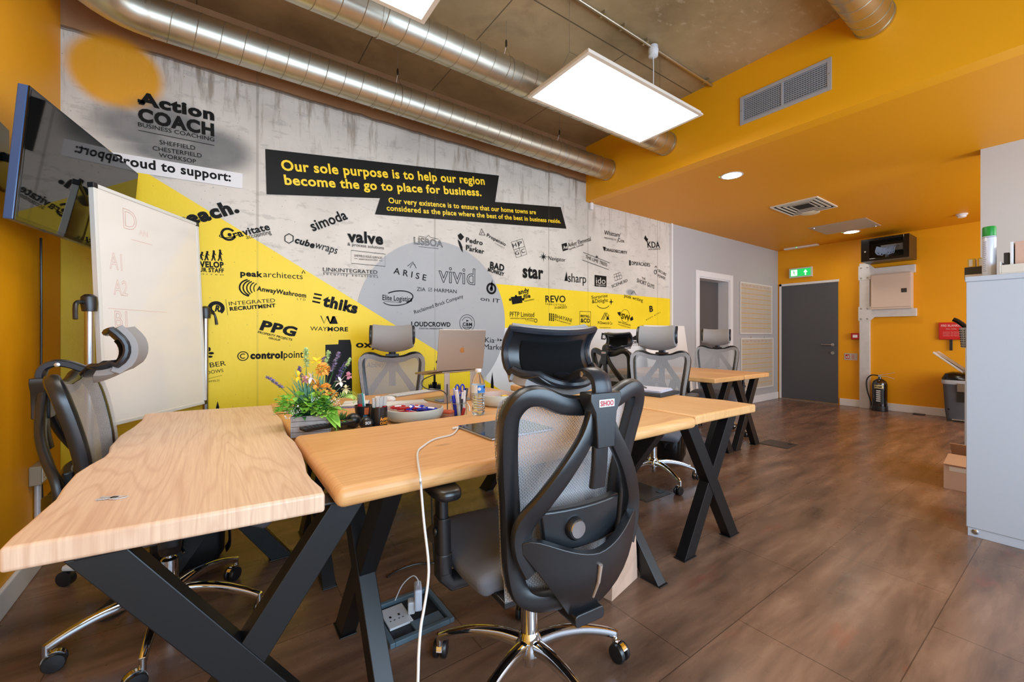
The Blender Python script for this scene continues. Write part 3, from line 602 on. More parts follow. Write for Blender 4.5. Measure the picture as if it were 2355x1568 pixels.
# fixing marks: small round plugs in the concrete are part of its surface
# ================================================================== office chair
PADF = mat('grey_headrest_fabric', (150, 148, 148), .75, bump=.3, bscale=1500)
RIM = mat('blue_black_plastic', (34, 38, 46), .3)
def lerp_curve(pts, z):
    for (a, va), (b, vb) in zip(pts, pts[1:]):
        if z <= b: k = (z - a) / (b - a); k = max(k, 0); return va + (vb - va) * k
    return pts[-1][1]
YB = [(.36, -.235), (.45, -.225), (.55, -.212), (.65, -.214), (.75, -.226), (.85, -.248), (.95, -.275), (1.03, -.30)]
def yb(z):
    return (lerp_curve(YB, z - .04) + lerp_curve(YB, z) * 2 + lerp_curve(YB, z + .04)) / 4
def slab_grid(mb, fn, nu, nv, o0, o1):
    P = [[fn(-1 + 2 * i / nu, j / nv) for i in range(nu + 1)] for j in range(nv + 1)]
    A = []; Bk = []
    for j in range(nv + 1):
        for i in range(nu + 1):
            du = P[j][min(i + 1, nu)] - P[j][max(i - 1, 0)]; dv = P[min(j + 1, nv)][i] - P[max(j - 1, 0)][i]
            n = du.cross(dv).normalized(); A.append(P[j][i] + n * o0); Bk.append(P[j][i] + n * o1)
    W_ = nu + 1; M = len(A); fs = []
    for j in range(nv):
        for i in range(nu):
            a = j * W_ + i; fs.append((a, a + 1, a + W_ + 1, a + W_)); fs.append((M + a, M + a + W_, M + a + W_ + 1, M + a + 1))
    bd = [i for i in range(W_)] + [j * W_ + nu for j in range(1, nv + 1)] + [nv * W_ + i for i in range(nu - 1, -1, -1)] + [j * W_ for j in range(nv - 1, 0, -1)]
    for k in range(len(bd)):
        a, b_ = bd[k], bd[(k + 1) % len(bd)]; fs.append((a, M + a, M + b_, b_))
    mb.add(A + Bk, fs)
OUT = [(-.0, .962), (-.09, .972), (-.16, .998), (-.207, .994), (-.234, .955), (-.234, .90), (-.221, .80), (-.207, .70), (-.2, .60), (-.197, .52), (-.182, .455), (-.14, .425), (-.07, .416), (0, .414)]
def outline():
    half = spline([(x, 0, z) for x, z in OUT], 4)
    L = [(p.x, p.z) for p in half]; return L + [(-x, z) for x, z in L[-2:0:-1]]
def wrap(x): return .045 * (abs(x) / .26) ** 2
def make_chair(name, label, head_z=0):
    t = thing(name, label, 'office chair', group='ergonomic mesh office chairs')
    # back frame
    f = MB(); ol = outline(); path = [V((x * .93, yb(z) - .012 + wrap(x), .7 + (z - .7) * .96)) for x, z in ol]
    f.sweep(path, rrect(.026, .021, .35, 2), up=(0, 1, .15), loop=True); f.build('back_frame', BLK, t, smooth=True)
    m = MB(); nu, nv = 16, 22
    left = sorted([(z, -x) for x, z in ol if x <= 0], key=lambda q: q[0])
    def hw(z):
        c = [x for zz, x in left if abs(zz - z) < .02]; return max(c) if c else .2
    def fn(u, v):
        x0 = u * .225; zt = .70 + (lerp_curve([(0, .974), (.09, .984), (.16, 1.01), (.207, 1.0), (.235, .97)], abs(x0)) - .7) * .97; z = .43 + (zt - .43) * v
        w_ = hw(min(max(z, .47), .96)); x = u * (w_ + .006) * (1 if z < .96 else .985); return V((x, yb(z) + .013 + wrap(x), z))
    P = [[fn(-1 + 2 * i / nu, j / nv) for i in range(nu + 1)] for j in range(nv + 1)]
    m.rings(P, closed=False, cap=False); m.build('mesh_back', MESHF, t, smooth=True)
    # outward struts and spine
    s = MB(); L = [(-.012, -.334, .955), (-.045, -.334, .88), (-.10, -.322, .80), (-.15, -.295, .725), (-.182, -.27, .675), (-.191, -.26, .635), (-.183, -.262, .59), (-.16, -.268, .545)]
    for k in (1, -1):
        s.sweep(spline([(x * k, y, z) for x, y, z in L], 4), rrect(.024, .013, .35, 2), up=(0, 1, 0), sc=[(.8 + .55 * i / 28, 1) for i in range(29)])
    s.build('strut', BLK, t, smooth=True)
    def pf(u, v):
        x = u * .192; k = abs(x) / .192; zu = .578 + .075 * k ** 1.6 - .03 * k ** 8; zl = .362 + .235 * (math.sqrt(k * k + .03) - .173) / .842; z = zl + (zu - zl) * v
        return V((x, -.325 + .062 * k * k + .075 * max(0, (.56 - z) / .18) ** 2, z))
    s = MB(); slab_grid(s, pf, 20, 8, -.012, .012)
    s.sweep([(0, -.30, .39), (0, -.20, .385), (0, -.1, .40), (0, 0, .41)], rrect(.05, .016, .3, 2)); s.build('spine', BLK, t, bev=.006, smooth=True)
    s = MB(); s.prism([(-.05, .995), (.05, .995), (.052, .975), (.036, .945), (.031, .90), (.029, .855), (-.029, .855), (-.031, .90), (-.036, .945), (-.052, .975)], -.362, -.316, 1); s.sweep(spline([(0, -.338, .87), (0, -.334, .80), (0, -.325, .745)], 4), rrect(.025, .01, .5, 3), up=(0, 1, 0))
    s.build('headrest_holder', BLK, t, bev=.009, smooth=True)
    n = MB(); n.use(mat('silver_label', (206, 204, 204), .35)).bb((-.0255, -.3635, .959), (.0255, -.3615, .978)); n.use(mat('red_print', (170, 30, 34), .5)); put_text(n, 'SIHOO', (-.022, -.3642, .9622), (.044, 0, 0), (0, 0, .013), .03)
    n.build('name_plate', None, t)
    a = MB(); a.use(mat('champagne_trim', (206, 188, 172), .25, metal=.6)).sweep([(0, -.340, .548), (0, -.332, .50), (0, -.311, .450)], rrect(.004, .004, .5), up=(0, 1, 0), sc=[1.5, 1.2, .9]); a.build('accent_trim', None, t)
    # lumbar pad and knob
    l = MB(); slab_grid(l, lambda u, v: V((u * (.115 + .015 * v), yb(.6) - .045 + .02 * u * u, .575 + .11 * v)), 8, 4, 0, .03); l.build('lumbar_pad', BLK, t, smooth=True, bev=.006)
    k = MB(); R = Matrix.Rotation(PI / 2, 3, 'X')
    k.bb((-.062, -.262, .60), (-.022, -.225, .66)); k.lathe([(.0, -.0), (.028, 0), (.031, .008), (.031, .038), (.026, .044)], (-.04, -.255, .632), 28, R); kk = k.build('lumbar_knob', BLK, t, smooth=True)
    k = MB(); k.lathe([(.024, 0), (.022, .003), (0, .004)], (-.04, -.2985, .632), 28, R); k.build('knob_cap', STEEL, kk, smooth=True)
    # headrest
    H = head_z; prof = [(-.238, 1.002), (-.205, 1.004), (-.168, 1.022), (-.142, 1.06), (-.145, 1.105), (-.178, 1.148)]
    pp = spline([(0, y, z) for y, z in prof], 4)
    def hf(u, v):
        q = v * (len(pp) - 1); i = int(min(q, len(pp) - 2)); p = pp[i].lerp(pp[i + 1], q - i)
        w_ = .10 + .052 * (1 - (1 - min(v * 1.9, 1)) ** 2); uu = u; e = abs(u) ** 3
        return V((uu * w_, p.y + .035 * u * u, p.z + H + .012 * u * u + (.018 * e if v < .4 else 0)))
    h = MB(); slab_grid(h, lambda u, v: hf(u * .97, .14 + v * .84), 16, 14, -.012, -.034); pad = h.build('headrest_pad', PADF, t, smooth=True, bev=.007, seg=3)
    h = MB(); slab_grid(h, hf, 16, 14, -.013, 0); h.build('headrest_shell', BLK, t, smooth=True, bev=.003)
    h = MB(); slab_grid(h, lambda u, v: hf(u * .74, .2 + v * .66), 14, 12, .0005, .004); h.build('headrest_back_panel', mat('black_cloth', (16, 16, 17), .95, spec=.1), t, smooth=True, bev=.0015)
    h = MB(); rim = [hf(-1 + i / 8, 0) for i in range(16)] + [hf(1, j / 12) for j in range(12)] + [hf(1 - i / 8, 1) for i in range(16)] + [hf(-1, 1 - j / 12) for j in range(12)]
    h.tube(rim, .011, 8, loop=True); h.build('headrest_rim', RIM, t, smooth=True)
    c = MB(); c.sweep(spline([(0, -.338, .96), (0, -.345, 1.0 + H), (0, -.335, 1.03 + H), (0, -.305, 1.043 + H), (0, -.27, 1.035 + H), (0, -.225, 1.015 + H), (0, -.17, 1.02 + H)], 4), rrect(.021, .011, .4, 2), up=(1, 0, 0), sc=[(.62, 2.5)] * 25)
    c.build('headrest_bracket', RIM, t, smooth=True)
    for sx in (-1, 1):
        c = MB(); c.lathe([(.0075, 0), (.0075, .004), (.003, .005)], (sx * .0275, -.30, 1.038 + H), 16, Matrix.Rotation(sx * PI / 2, 3, 'Y')); c.build('bolt', STEEL, t, smooth=True)
    # seat
    def sf(u, v):
        e = 1 - .06 * abs(2 * v - 1) ** 3; y = -.155 + .52 * v * (1 - .05 * abs(u) ** 3) + .02 * (1 - v) * u * u
        return V((u * .265 * e, y, .485 + .012 * u * u - .055 * max(0, (v - .72) / .28) ** 2 - .03 * abs(u) ** 5))
    s = MB(); slab_grid(s, sf, 16, 16, 0, -.062); s.build('seat', SEATF, t, smooth=True, bev=.022, seg=4, angle=50)
    s = MB(); s.prism([(-.2, -.19), (.2, -.19), (.21, .15), (.15, .22), (-.15, .22), (-.21, .15)], .412, .43); s.bb((-.09, -.12, .37), (.09, .13, .415)); s.tube([(.08, .05, .39), (.24, .05, .385), (.27, .06, .38)], .006, 8); s.build('seat_mechanism', BLK, t, bev=.01, smooth=True)
    for k in (-1, 1):
        a = MB(); x = .292 * k; a.sweep([(.17 * k, .02, .405), (.27 * k, .02, .405), (x, .02, .43), (x, .02, .50)], rrect(.022, .03, .3, 2), up=(0, 1, 0)); a.sweep([(x, .02, .44), (x, .03, .60)], rrect(.019, .032, .35, 3), up=(0, 1, 0)); a.sweep([(x, .03, .58), (x, .035, .675)], rrect(.014, .026, .35, 3), up=(0, 1, 0))
        a.lathe([(.013, 0), (.013, .006), (.01, .008)], (x + .019 * k, .027, .56), 14, Matrix.Rotation(k * PI / 2, 3, 'Y'))
        q = a.build('armrest', BLK, t, bev=.003, smooth=True)
        a = MB(); pts = []
        for i in range(28):
            g = 2 * PI * i / 28; cc, ss = math.cos(g), math.sin(g); pts.append((x + .046 * abs(cc) ** .6 * (1 if cc > 0 else -1), .075 + .13 * abs(ss) ** .6 * (1 if ss > 0 else -1)))
        a.prism(pts, .668, .70); a.build('arm_pad', BLK, q, bev=.013, seg=4, smooth=True)
    # gas lift and five-star base
    g = MB(); g.use(CHROME).lathe([(.014, .26), (.014, .40)], n=20); g.lathe([(.028, .165), (.028, .262), (.02, .268), (.014, .269)], n=24); g.lathe([(.02, .062), (.0215, .065), (.0215, .13)], n=20); g.build('gas_lift', None, t, smooth=True)
    g = MB(); g.lathe([(.03, .105), (.045, .11), (.046, .135), (.032, .17), (.029, .175)], n=30); g.build('base_hub', CHROME, t, smooth=True)
    lp = spline([(.03, 0, .135), (.10, 0, .142), (.19, 0, .132), (.27, 0, .108), (.322, 0, .085)], 5)
    for k in range(5):
        g = MB(); n_ = len(lp); g.sweep(lp, rrect(.019, .018, .32, 2), up=(0, 0, 1), sc=[(1 - .4 * i / n_, 1.15 - .45 * i / n_) for i in range(n_)])
        g.cyl((.325, 0, .055), (.325, 0, .095), .011, 14); o = g.build('base_leg', CHROME, t, smooth=True); o.rotation_euler.z = k * 2 * PI / 5
        cs = MB(); cs.cyl((0, 0, .03), (0, 0, .064), .006, 10)
        cs.sweep([(.02 - .032 * math.cos(a_), 0, .031 + .033 * math.sin(a_)) for a_ in [PI * .05 + i * PI * .75 / 8 for i in range(9)]], rrect(.0022, .010, .3, 1), up=(0, 1, 0))
        co = cs.build('caster', CHROME, t, smooth=True); an = k * 2 * PI / 5
        co.location = (.325 * math.cos(an), .325 * math.sin(an), 0); co.rotation_euler.z = an * 3.3 + 1
        for sx in (-1, 1):
            wl = MB(); wl.lathe([(.02, 0), (.028, .001), (.031, .004), (.031, .014), (.028, .018), (0, .02)], (.02, sx * .005, .031), 24, Matrix.Rotation(-sx * PI / 2, 3, 'X')); wl.build('wheel', BLK, co, smooth=True)
    return t
def set_base(t, deg):
    """turn the five-star base inside the chair so that a leg points to deg in the room"""
    a = math.radians(deg) - t.rotation_euler.z; k = 0; n = 0
    for ch in t.children:
        if ch.name.startswith('base_leg'): ch.rotation_euler.z = a + k * 2 * PI / 5; k += 1
        if ch.name.startswith('caster'):
            an = a + n * 2 * PI / 5; ch.location = (.325 * math.cos(an), .325 * math.sin(an), 0); ch.rotation_euler.z = an * 2.7 + 1; n += 1
ch1 = make_chair('office_chair', 'black and grey mesh office chair in the foreground with its back to the viewer')
ch4 = make_chair('office_chair', 'grey mesh office chair beside the right end of the middle desks', .045)
def put(t, x, y, rz, base): t.location = (x, y, 0); t.rotation_euler = (0, 0, rz); set_base(t, base)
put(ch1, .84, 1.085, math.radians(-5), 56); put(ch4, 2.83, 2.05, math.radians(114), 178)
for x, y, rz, base, lab, src in ((-.148, 2.12, -90, 190, 'grey office chair with blue-black frame tucked in by the live edge desk at the left', ch1),
        (1.02, 2.90, 160.7, 30, 'grey mesh office chair behind the desks in front of the yellow mural', ch4),
        (3.48, 2.86, -86, 20, 'small black backed office chair seen from behind near the white part of the mural', ch1),
        (4.82, 2.64, 114, 60, 'farthest grey office chair standing before the white framed doorway', ch4)):
    c = copy_tree(src); c['label'] = lab; put(c, x, y, math.radians(rz), base)
    if y == 2.90:          # this chair's height adjustable arms are set lower, under the desk
        for ch in c.children:
            if ch.name.startswith('armrest'): ch.location.z = -.045

# ================================================================== desks
def x_leg(parent, c, half, zt, along='x', bw=.038, bd=.028):
    """crossed flat bars in a vertical plane; half = half spread"""
    m = MB()
    for k in (-1, 1):
        a = V((-half * k, 0, .004)); b_ = V((half * k, 0, zt - .006)); d = (b_ - a).normalized()
        M = Matrix((d, V((0, 1, 0)), d.cross(V((0, 1, 0))))).transposed(); L = (b_ - a).length
        off = .0015 * k
        vs = []
        for e, z in ((a, 0.004), (b_, zt - .006)):
            dx = bw / abs(d.z)
            for sx in (-1, 1):
                for sy in (-1, 1): vs.append((e.x + sx * dx, sy * bd + off, z))
        m.add(vs, [(0, 1, 3, 2), (4, 6, 7, 5), (0, 2, 6, 4), (1, 5, 7, 3), (0, 4, 5, 1), (2, 3, 7, 6)])
    m.bb((-half - .03, -.04, zt - .006), (half + .03, .04, zt))
    for k in (-1, 1): m.bb((-half * k - .055, -bd - .004, 0), (-half * k + .055, bd + .004, .005))
    o = m.build('x_leg', BLKM, parent, bev=.003); o.location = c
    if along == 'y': o.rotation_euler.z = PI / 2
    return o
def desk(label, pts, z, th, m, legs, bev=.014):
    cx = sum(p[0] for p in pts) / len(pts); cy = sum(p[1] for p in pts) / len(pts)
    t = thing('live_edge_desk', label, 'desk', (cx, cy, 0), group='live edge wooden desks')
    a = MB(); a.prism([(p[0] - cx, p[1] - cy) for p in pts], z - th, z); a.build('tabletop', m, t, bev=bev, seg=4, smooth=True, angle=50)
    for x, y, half, al in legs: x_leg(t, (x - cx, y - cy, 0), half, z - th - .0005, al)
    return t
def wavy(x0, x1, y0, y1, ends='y', amp=.012, sd=0, n=14):
    """rectangle whose long sides wander like a natural edge"""
    R = random.Random(sd); P = []
    ph = [R.uniform(0, 6) for _ in range(4)]
    if ends == 'y':     # long sides run in y
        for i in range(n + 1):
            y = y0 + (y1 - y0) * i / n; e = amp * (math.sin(y * 4 + ph[0]) + .5 * math.sin(y * 9 + ph[1])) * min(1, i, n - i); P.append((x1 + e, y))
        for i in range(n, -1, -1):
            y = y0 + (y1 - y0) * i / n; e = amp * (math.sin(y * 4 + ph[2]) + .5 * math.sin(y * 9 + ph[3])) * min(1, i, n - i); P.append((x0 + e, y))
    else:
        for i in range(n + 1):
            x = x0 + (x1 - x0) * i / n; e = amp * (math.sin(x * 4 + ph[0]) + .5 * math.sin(x * 9 + ph[1])) * min(1, i, n - i); P.append((x, y0 + e))
        for i in range(n, -1, -1):
            x = x0 + (x1 - x0) * i / n; e = amp * (math.sin(x * 4 + ph[2]) + .5 * math.sin(x * 9 + ph[3])) * min(1, i, n - i); P.append((x, y1 + e))
    return P
TZ, TZ2 = .755, .72
LD = [(-6, 1263), (25, 1232), (64, 1200), (96, 1172), (127, 1146), (143.5, 1120), (172, 1088), (204, 1068), (236, 1051), (249, 1039), (252, 1025), (274, 1001), (306, 981), (326, 965), (332, 951), (470, 941), (625, 931), (628, 943), (648, 962), (655, 983), (661, 998), (679, 1014), (694, 1039), (702, 1063), (706, 1083), (718, 1099), (740, 1118), (748, 1134)]
ldp = [hit(x, y, 2, TZ).to_2d()[:] for x, y in LD]
desk('pale unvarnished live edge desk with wavy sides at the far left', [tuple(p) for p in ldp], TZ, .047, WOODL, [(.05, 1.19, .245, 'x'), (.03, 2.45, .245, 'x')], .008)
desk('oiled wooden desk in front with the cable and tablet on it', wavy(.245, 1.845, 1.095, 1.80, 'x', .005, 3), TZ, .052, WOODX, [(.41, 1.45, .25, 'y'), (1.66, 1.45, .25, 'y')], .022)
desk('oiled wooden desk behind carrying the laptop stand, bowls and planter', wavy(.265, 1.81, 1.83, 2.97, 'x', .012, 5), TZ2, .05, WOODX2, [(.42, 2.35, .29, 'y'), (1.64, 2.35, .29, 'y')], .02)
desk('oiled wooden desk at the right end of the middle group, grey folder on it', [(1.868, 1.115), (1.95, 1.12), (2.2, 1.118), (2.46, 1.112), (2.475, 1.3), (2.44, 1.5), (2.435, 1.7), (2.45, 2.0), (2.44, 2.3), (2.45, 2.66), (1.87, 2.66), (1.868, 2.0)], TZ, .045, WOODY, [(2.19, 1.235, .22, 'x'), (2.16, 2.5, .22, 'x')], .010)
desk('far live edge desk, left one of the pair near the grey wall', wavy(3.62, 4.145, 1.98, 3.2, 'y', .01, 8), TZ, .045, WOODY, [(3.88, 2.1, .2, 'x'), (3.88, 3.0, .2, 'x')], .010)
desk('far live edge desk, right one of the pair closest to the fire door', wavy(4.16, 4.67, 1.98, 3.2, 'y', .01, 11), TZ, .045, WOODY, [(4.42, 2.1, .2, 'x'), (4.42, 3.0, .2, 'x')], .010)
# ================================================================== ceiling lights
EM = mat('lit_diffuser', (255, 255, 255), .5, emit=(255, 250, 242), es=PANEL_E)
EMD = mat('lit_downlight', (255, 255, 255), .5, emit=(255, 246, 226), es=DOWN_E)
def panel(label, x0, x1, y0, y1, z):
    t = thing('panel_light', label, 'ceiling light', ((x0 + x1) / 2, (y0 + y1) / 2, z), group='hanging panel lights'); hx, hy = (x1 - x0) / 2, (y1 - y0) / 2
    f = MB(); w_ = .024
    f.bb((-hx, -hy, 0), (hx, -hy + w_, .012)); f.bb((-hx, hy - w_, 0), (hx, hy, .012)); f.bb((-hx, -hy + w_, 0), (-hx + w_, hy - w_, .012)); f.bb((hx - w_, -hy + w_, 0), (hx, hy - w_, .012)); f.bb((-hx + .01, -hy + .01, .0122), (hx - .01, hy - .01, .03))
    f.build('light_frame', mat('light_frame_white', (225, 214, 200), .4), t)
    d = MB(); d.bb((-hx + w_, -hy + w_, .004), (hx - w_, hy - w_, .0115)); d.build('diffuser', EM, t)
    for sx in (-1, 1):
        c = MB(); top = ZC - z; c.tube([(sx * hx * .8, -hy * .7, .03), (sx * hx * .8, 0, .2), (sx * hx * .8, hy * .7, .03)], .0015, 5); c.tube([(sx * hx * .8, 0, .2), (sx * hx * .8, 0, top)], .0015, 5); c.build('suspension_wire', STEEL, t)
    return t
panel('large lit white panel light hanging in the middle of the picture', 1.735, 2.925, 1.69, 2.26, 2.76)
panel('lit white panel light cut off by the top edge of the picture', -.31, .885, 1.47, 2.04, 2.76)
# ================================================================== ducts, conduit and things on the ceiling
def duct(label, path, r, pitch=.115, x_end=None):
    t = thing('spiral_duct', label, 'air duct', (0, 0, 0), group='galvanised ceiling ducts')
    b = MB(); b.tube(path, r, 40); b.build('duct_pipe', DUCT, t, smooth=True)
    P = [V(p) for p in path]; a, c = P[0], P[-1] if x_end is None else x_end
    # spiral seam along the straight run (last two points)
    a, c = P[-2], P[-1]; L = (c - a).length; n = int(L / pitch); d = (c - a).normalized(); u = d.cross(V((0, 0, 1))).normalized(); w_ = u.cross(d); h = []
    for i in range(n * 28 + 1):
        g = 2 * PI * i / 28; h.append(a + d * (pitch * i / 28) + (u * math.cos(g) + w_ * math.sin(g)) * (r + .0005))
    b = MB(); b.tube(h, .0022, 5); b.build('spiral_seam', mat('seam_zinc', (162, 154, 136), .45, metal=.8), t, smooth=True)
    for f in ((.0, .33, .66, 1) if L > 2 else (0, 1)):
        q = a + d * (L * f + (.01 if f < 1 else -.024)); b = MB(); b.cyl(q, q + d * (.012 if f < 1 else .022), r + .004, 40); b.build('joint_collar', DUCT, t, smooth=True)
    return t
eb = [(-.56, 2.0, 2.92), (-.56, 2.5, 2.92)] + [(-.56 + .25 * (1 - math.cos(g)), 2.82 + .25 * math.sin(g), 2.92) for g in [i * PI / 16 for i in range(9)]] + [(XB - .001, 3.07, 2.92)]
duct('long spiral duct running along the top of the mural wall from an elbow', eb, .105)
duct('spiral duct passing behind the hanging panel light', [(-.6, 2.35, 2.93), (XB - .001, 2.35, 2.93)], .1)
duct('short spiral duct entering the orange bulkhead at the top right corner', [(2.2, .84, 3.165), (XB - .001, .84, 3.165)], .105)
for lab, x, y, r, zc in (('wire hanger loop around the duct in front of the panel light', 1.62, 2.35, .1, 2.93), ('wire hanger loop around the duct close to the mural wall', 1.12, 3.07, .105, 2.92), ('wire hanger near the bulkhead end of the wall side duct', 2.75, 3.07, .105, 2.92)):
    t = thing('duct_hanger', lab, 'hanger', (x, y, zc))
    b = MB(); b.tube([(0, (r + .003) * math.cos(g), (r + .003) * math.sin(g)) for g in [2 * PI * i / 32 for i in range(32)]], .0017, 5, loop=True); b.tube([(0, r * .5, r * .87), (0, 0, r + .09), (0, -r * .5, r * .87)], .0015, 5); b.tube([(0, 0, r + .09), (0, 0, ZC - zc)], .0015, 5); b.build('wire', STEEL, t)
    b = MB(); b.lathe([(.004, 0), (.007, .008), (.007, .04), (.003, .05)], (0, 0, r + .08), 10); b.build('wire_clamp', mat('dark_zinc', (70, 66, 60), .4, metal=.8), t, smooth=True)
t = thing('conduit', 'thin steel conduit clipped to the concrete ceiling above the panel light', 'conduit', (0, 0, 0))
b = MB(); b.tube([(-.2, 1.915, ZC - .022), (XB - .002, 1.915, ZC - .022)], .0105, 12); b.build('conduit_pipe', DUCT, t, smooth=True)
b = MB()
for x in (1.0, 1.6, 2.1, 2.3, 2.55, 3.35): b.box((x, 1.915, ZC - .013), (.018, .05, .0255))
b.build('saddle_clip', DUCT, t)['kind'] = 'stuff'
jx, jy = hit(1508, 118, 2, 3.23).x, 1.915
t = thing('ceiling_rose', 'white round junction box under the conduit feeding the panel light', 'junction box', (jx, jy, ZC))
b = MB(); b.lathe([(.036, -.035), (.038, -.04), (.034, -.085), (.02, -.092), (.006, -.093)], n=24); b.build('rose_cover', WHITE, t, smooth=True)
b = MB(); b.lathe([(.034, -.012), (.034, -.036)], n=24); b.build('rose_box', GALV, t, smooth=True)
b = MB(); b.tube(spline([(0, 0, -.09), (.003, .0, -.2), (.0, 0, -.35), (0, -.002, 2.791 - ZC)], 5), .0035, 8); b.build('flex_cable', WHITE, t, smooth=True)

# grille on the bulkhead
y0, y1 = 1.065, 1.678; z0, z1 = 2.826, 3.05
t = thing('air_grille', 'silver double air grille set in the orange bulkhead', 'grille', (XB, (y0 + y1) / 2, (z0 + z1) / 2)); hy, hz = (y1 - y0) / 2, (z1 - z0) / 2
ALU = mat('anodised_aluminium', (184, 186, 192), .35, metal=.35)
b = MB(); fw = .026
for s in (-1, 1): b.bb((-.012, s * hy, -hz), (-.001, s * (hy - fw), hz)); b.bb((-.012, -(hy - fw), s * hz), (-.001, hy - fw, s * (hz - fw)))
b.bb((-.011, -.008, -hz + fw), (-.001, .008, hz - fw)); b.build('grille_frame', ALU, t, bev=.002)
b = MB(); b.bb((-.002, -hy + fw, -hz + fw), (-.0006, hy - fw, hz - fw)); b.build('dark_backing', mat('vent_dark', (22, 22, 24), .8), t)
b = MB(); n = 12
for i in range(n):
    z = -hz + fw + (2 * (hz - fw)) * (i + .5) / n; b.box((-.006, 0, z), (.008, 2 * (hy - fw), .0028), Matrix.Rotation(.5, 3, 'Y'))
b.build('horizontal_blade', ALU, t)['kind'] = 'stuff'
b = MB(); n = 34
for i in range(n): b.box((-.0035, -hy + fw + 2 * (hy - fw) * (i + .5) / n, 0), (.003, .0022, 2 * (hz - fw)))
b.build('vertical_blade', ALU, t)['kind'] = 'stuff'
b = MB()
for s in (-1, 1): b.lathe([(.005, 0), (.004, .002)], (-.012, s * (hy - fw / 2), 0), 10, Matrix.Rotation(-PI / 2, 3, 'Y'))
b.build('screw', STEEL, t)
# lowered ceiling fittings
def onceil(px, py): return hit(px, py, 2, ZL)
for lab, p, r in (('lit round downlight in the orange ceiling near the bulkhead', (1683, 403), .095), ('farther lit round downlight beside the blank ceiling panel', (1958, 533), .1)):
    q = onceil(*p); t = thing('downlight', lab, 'ceiling light', q, group='round downlights')
    b = MB(); b.lathe([(r, 0), (r + .004, -.004), (r - .012, -.006), (r - .014, -.001)], n=36, cap=False); b.build('trim_ring', WHITE, t, smooth=True)
    b = MB(); b.lathe([(0, -.0035), (r - .013, -.0035), (r - .013, -.001)], n=36); b.build('light_disc', EMD, t)
    b = MB(); b.lathe([(.006, 0), (.005, -.004), (0, -.005)], (-r * .6, r * .95, 0), 10); b.build('indicator', mat('green_led', (120, 230, 140), .5, emit=(90, 240, 120), es=1.2), t)
q = onceil(1863, 489); t = thing('ceiling_disc', 'unlit round white plate next to the ceiling diffuser', 'blanking plate', q)
b = MB(); b.lathe([(.1, 0), (.1, -.008), (.085, -.014), (0, -.014)], n=36); b.build('plate', mat('cream_plastic', (222, 208, 178), .4), t, smooth=True)
def ceil_rect(pts):
    P = [onceil(*p) for p in pts]; xs = [p.x for p in P]; ys = [p.y for p in P]; return min(xs), max(xs), min(ys), max(ys)
P = [onceil(*p) for p in ((1783, 477), (1880, 455), (1913, 472), (1822, 493))]; cx = sum(p.x for p in P) / 4; cy = sum(p.y for p in P) / 4
t = thing('ceiling_diffuser', 'square louvred air diffuser in the orange ceiling', 'vent', (cx, cy, ZL)); hx, hy = .31, .24
b = MB(); LG = mat('louvre_cream', (214, 206, 190), .45)
for k in range(5):
    f = 1 - k * .19; g = f - .1; a_, c_ = hx * f, hy * f; a2, c2 = hx * g, hy * g; dz = -.012 + .003 * k
    b.rings([[(a_, c_, 0 if k == 0 else dz + .01), (-a_, c_, 0 if k == 0 else dz + .01), (-a_, -c_, 0 if k == 0 else dz + .01), (a_, -c_, 0 if k == 0 else dz + .01)], [(a_, c_, dz), (-a_, c_, dz), (-a_, -c_, dz), (a_, -c_, dz)], [(a2, c2, dz + .003), (-a2, c2, dz + .003), (-a2, -c2, dz + .003), (a2, -c2, dz + .003)]], cap=False)
b.build('louvres', LG, t)
b = MB(); b.bb((-hx * .95, -hy * .95, -.001), (hx * .95, hy * .95, 0)); b.build('dark_backing', MATS['vent_dark'], t)
P = [onceil(*p) for p in ((1871, 524), (1984, 504), (2014, 517), (1906, 536))]; cx = sum(p.x for p in P) / 4; cy = sum(p.y for p in P) / 4
t = thing('ceiling_hatch', 'flat grey access hatch in the orange ceiling before the far downlight', 'hatch', (cx, cy, ZL)); b = MB(); b.bb((-.33, -.32, -.008), (.33, .32, 0)); b.build('hatch_panel', mat('hatch_grey', (176, 160, 140), .5), t, bev=.002)
b = MB()
for sx, sy in ((-1, 1), (1, -1)): b.lathe([(.012, -.008), (.01, -.02), (0, -.022)], (sx * .28, sy * .27, 0), 10)
b.build('hatch_catch', STEEL, t, smooth=True)
q = onceil(2212, 492); t = thing('smoke_detector', 'white smoke detector on the orange ceiling by the grey partition', 'smoke detector', q); b = MB(); b.lathe([(.055, 0), (.055, -.012), (.045, -.02)], n=28); b.lathe([(.042, -.02), (.04, -.04), (.028, -.046), (0, -.046)], n=28); b.build('detector_body', WHITE, t, smooth=True)
q = onceil(1842, 567); t = thing('ceiling_batten', 'slim white emergency light strip above the exit sign', 'emergency light', q); b = MB(); b.bb((-.05, -.25, -.022), (.05, .25, 0)); b.build('strip_body', WHITE, t, bev=.004)
b = MB(); b.lathe([(.008, 0), (.008, .004)], (-.051, .05, -.012), 8, Matrix.Rotation(-PI / 2, 3, 'Y')); b.build('indicator', MATS['green_led'], t)
b = MB(); b.bb((-.036, -.02, -.05), (-.001, .02, .03)); q = hit(1357, 473, 1, WY); t = tag(b.build('wall_sensor', WHITE, bev=.006, smooth=True), 'small white sensor on the concrete wall under the bulkhead corner', 'sensor'); t.location = (q.x + .02, WY - .02, q.z)
t.data.transform(Matrix.Rotation(PI / 2, 4, 'Z')); t.location = (q.x, WY - .002, q.z)

# ================================================================== television on the left wall
def four(TLp, TRp, BLp): return frame(BLp, V(TRp) - V(TLp), V(TLp) - V(BLp)), (V(TRp) - V(TLp)).length, (V(TLp) - V(BLp)).length
M, tw, th = four((-.572, 2.335, 2.083), (-.368, 3.249, 2.083), (-.612, 2.344, 1.572))
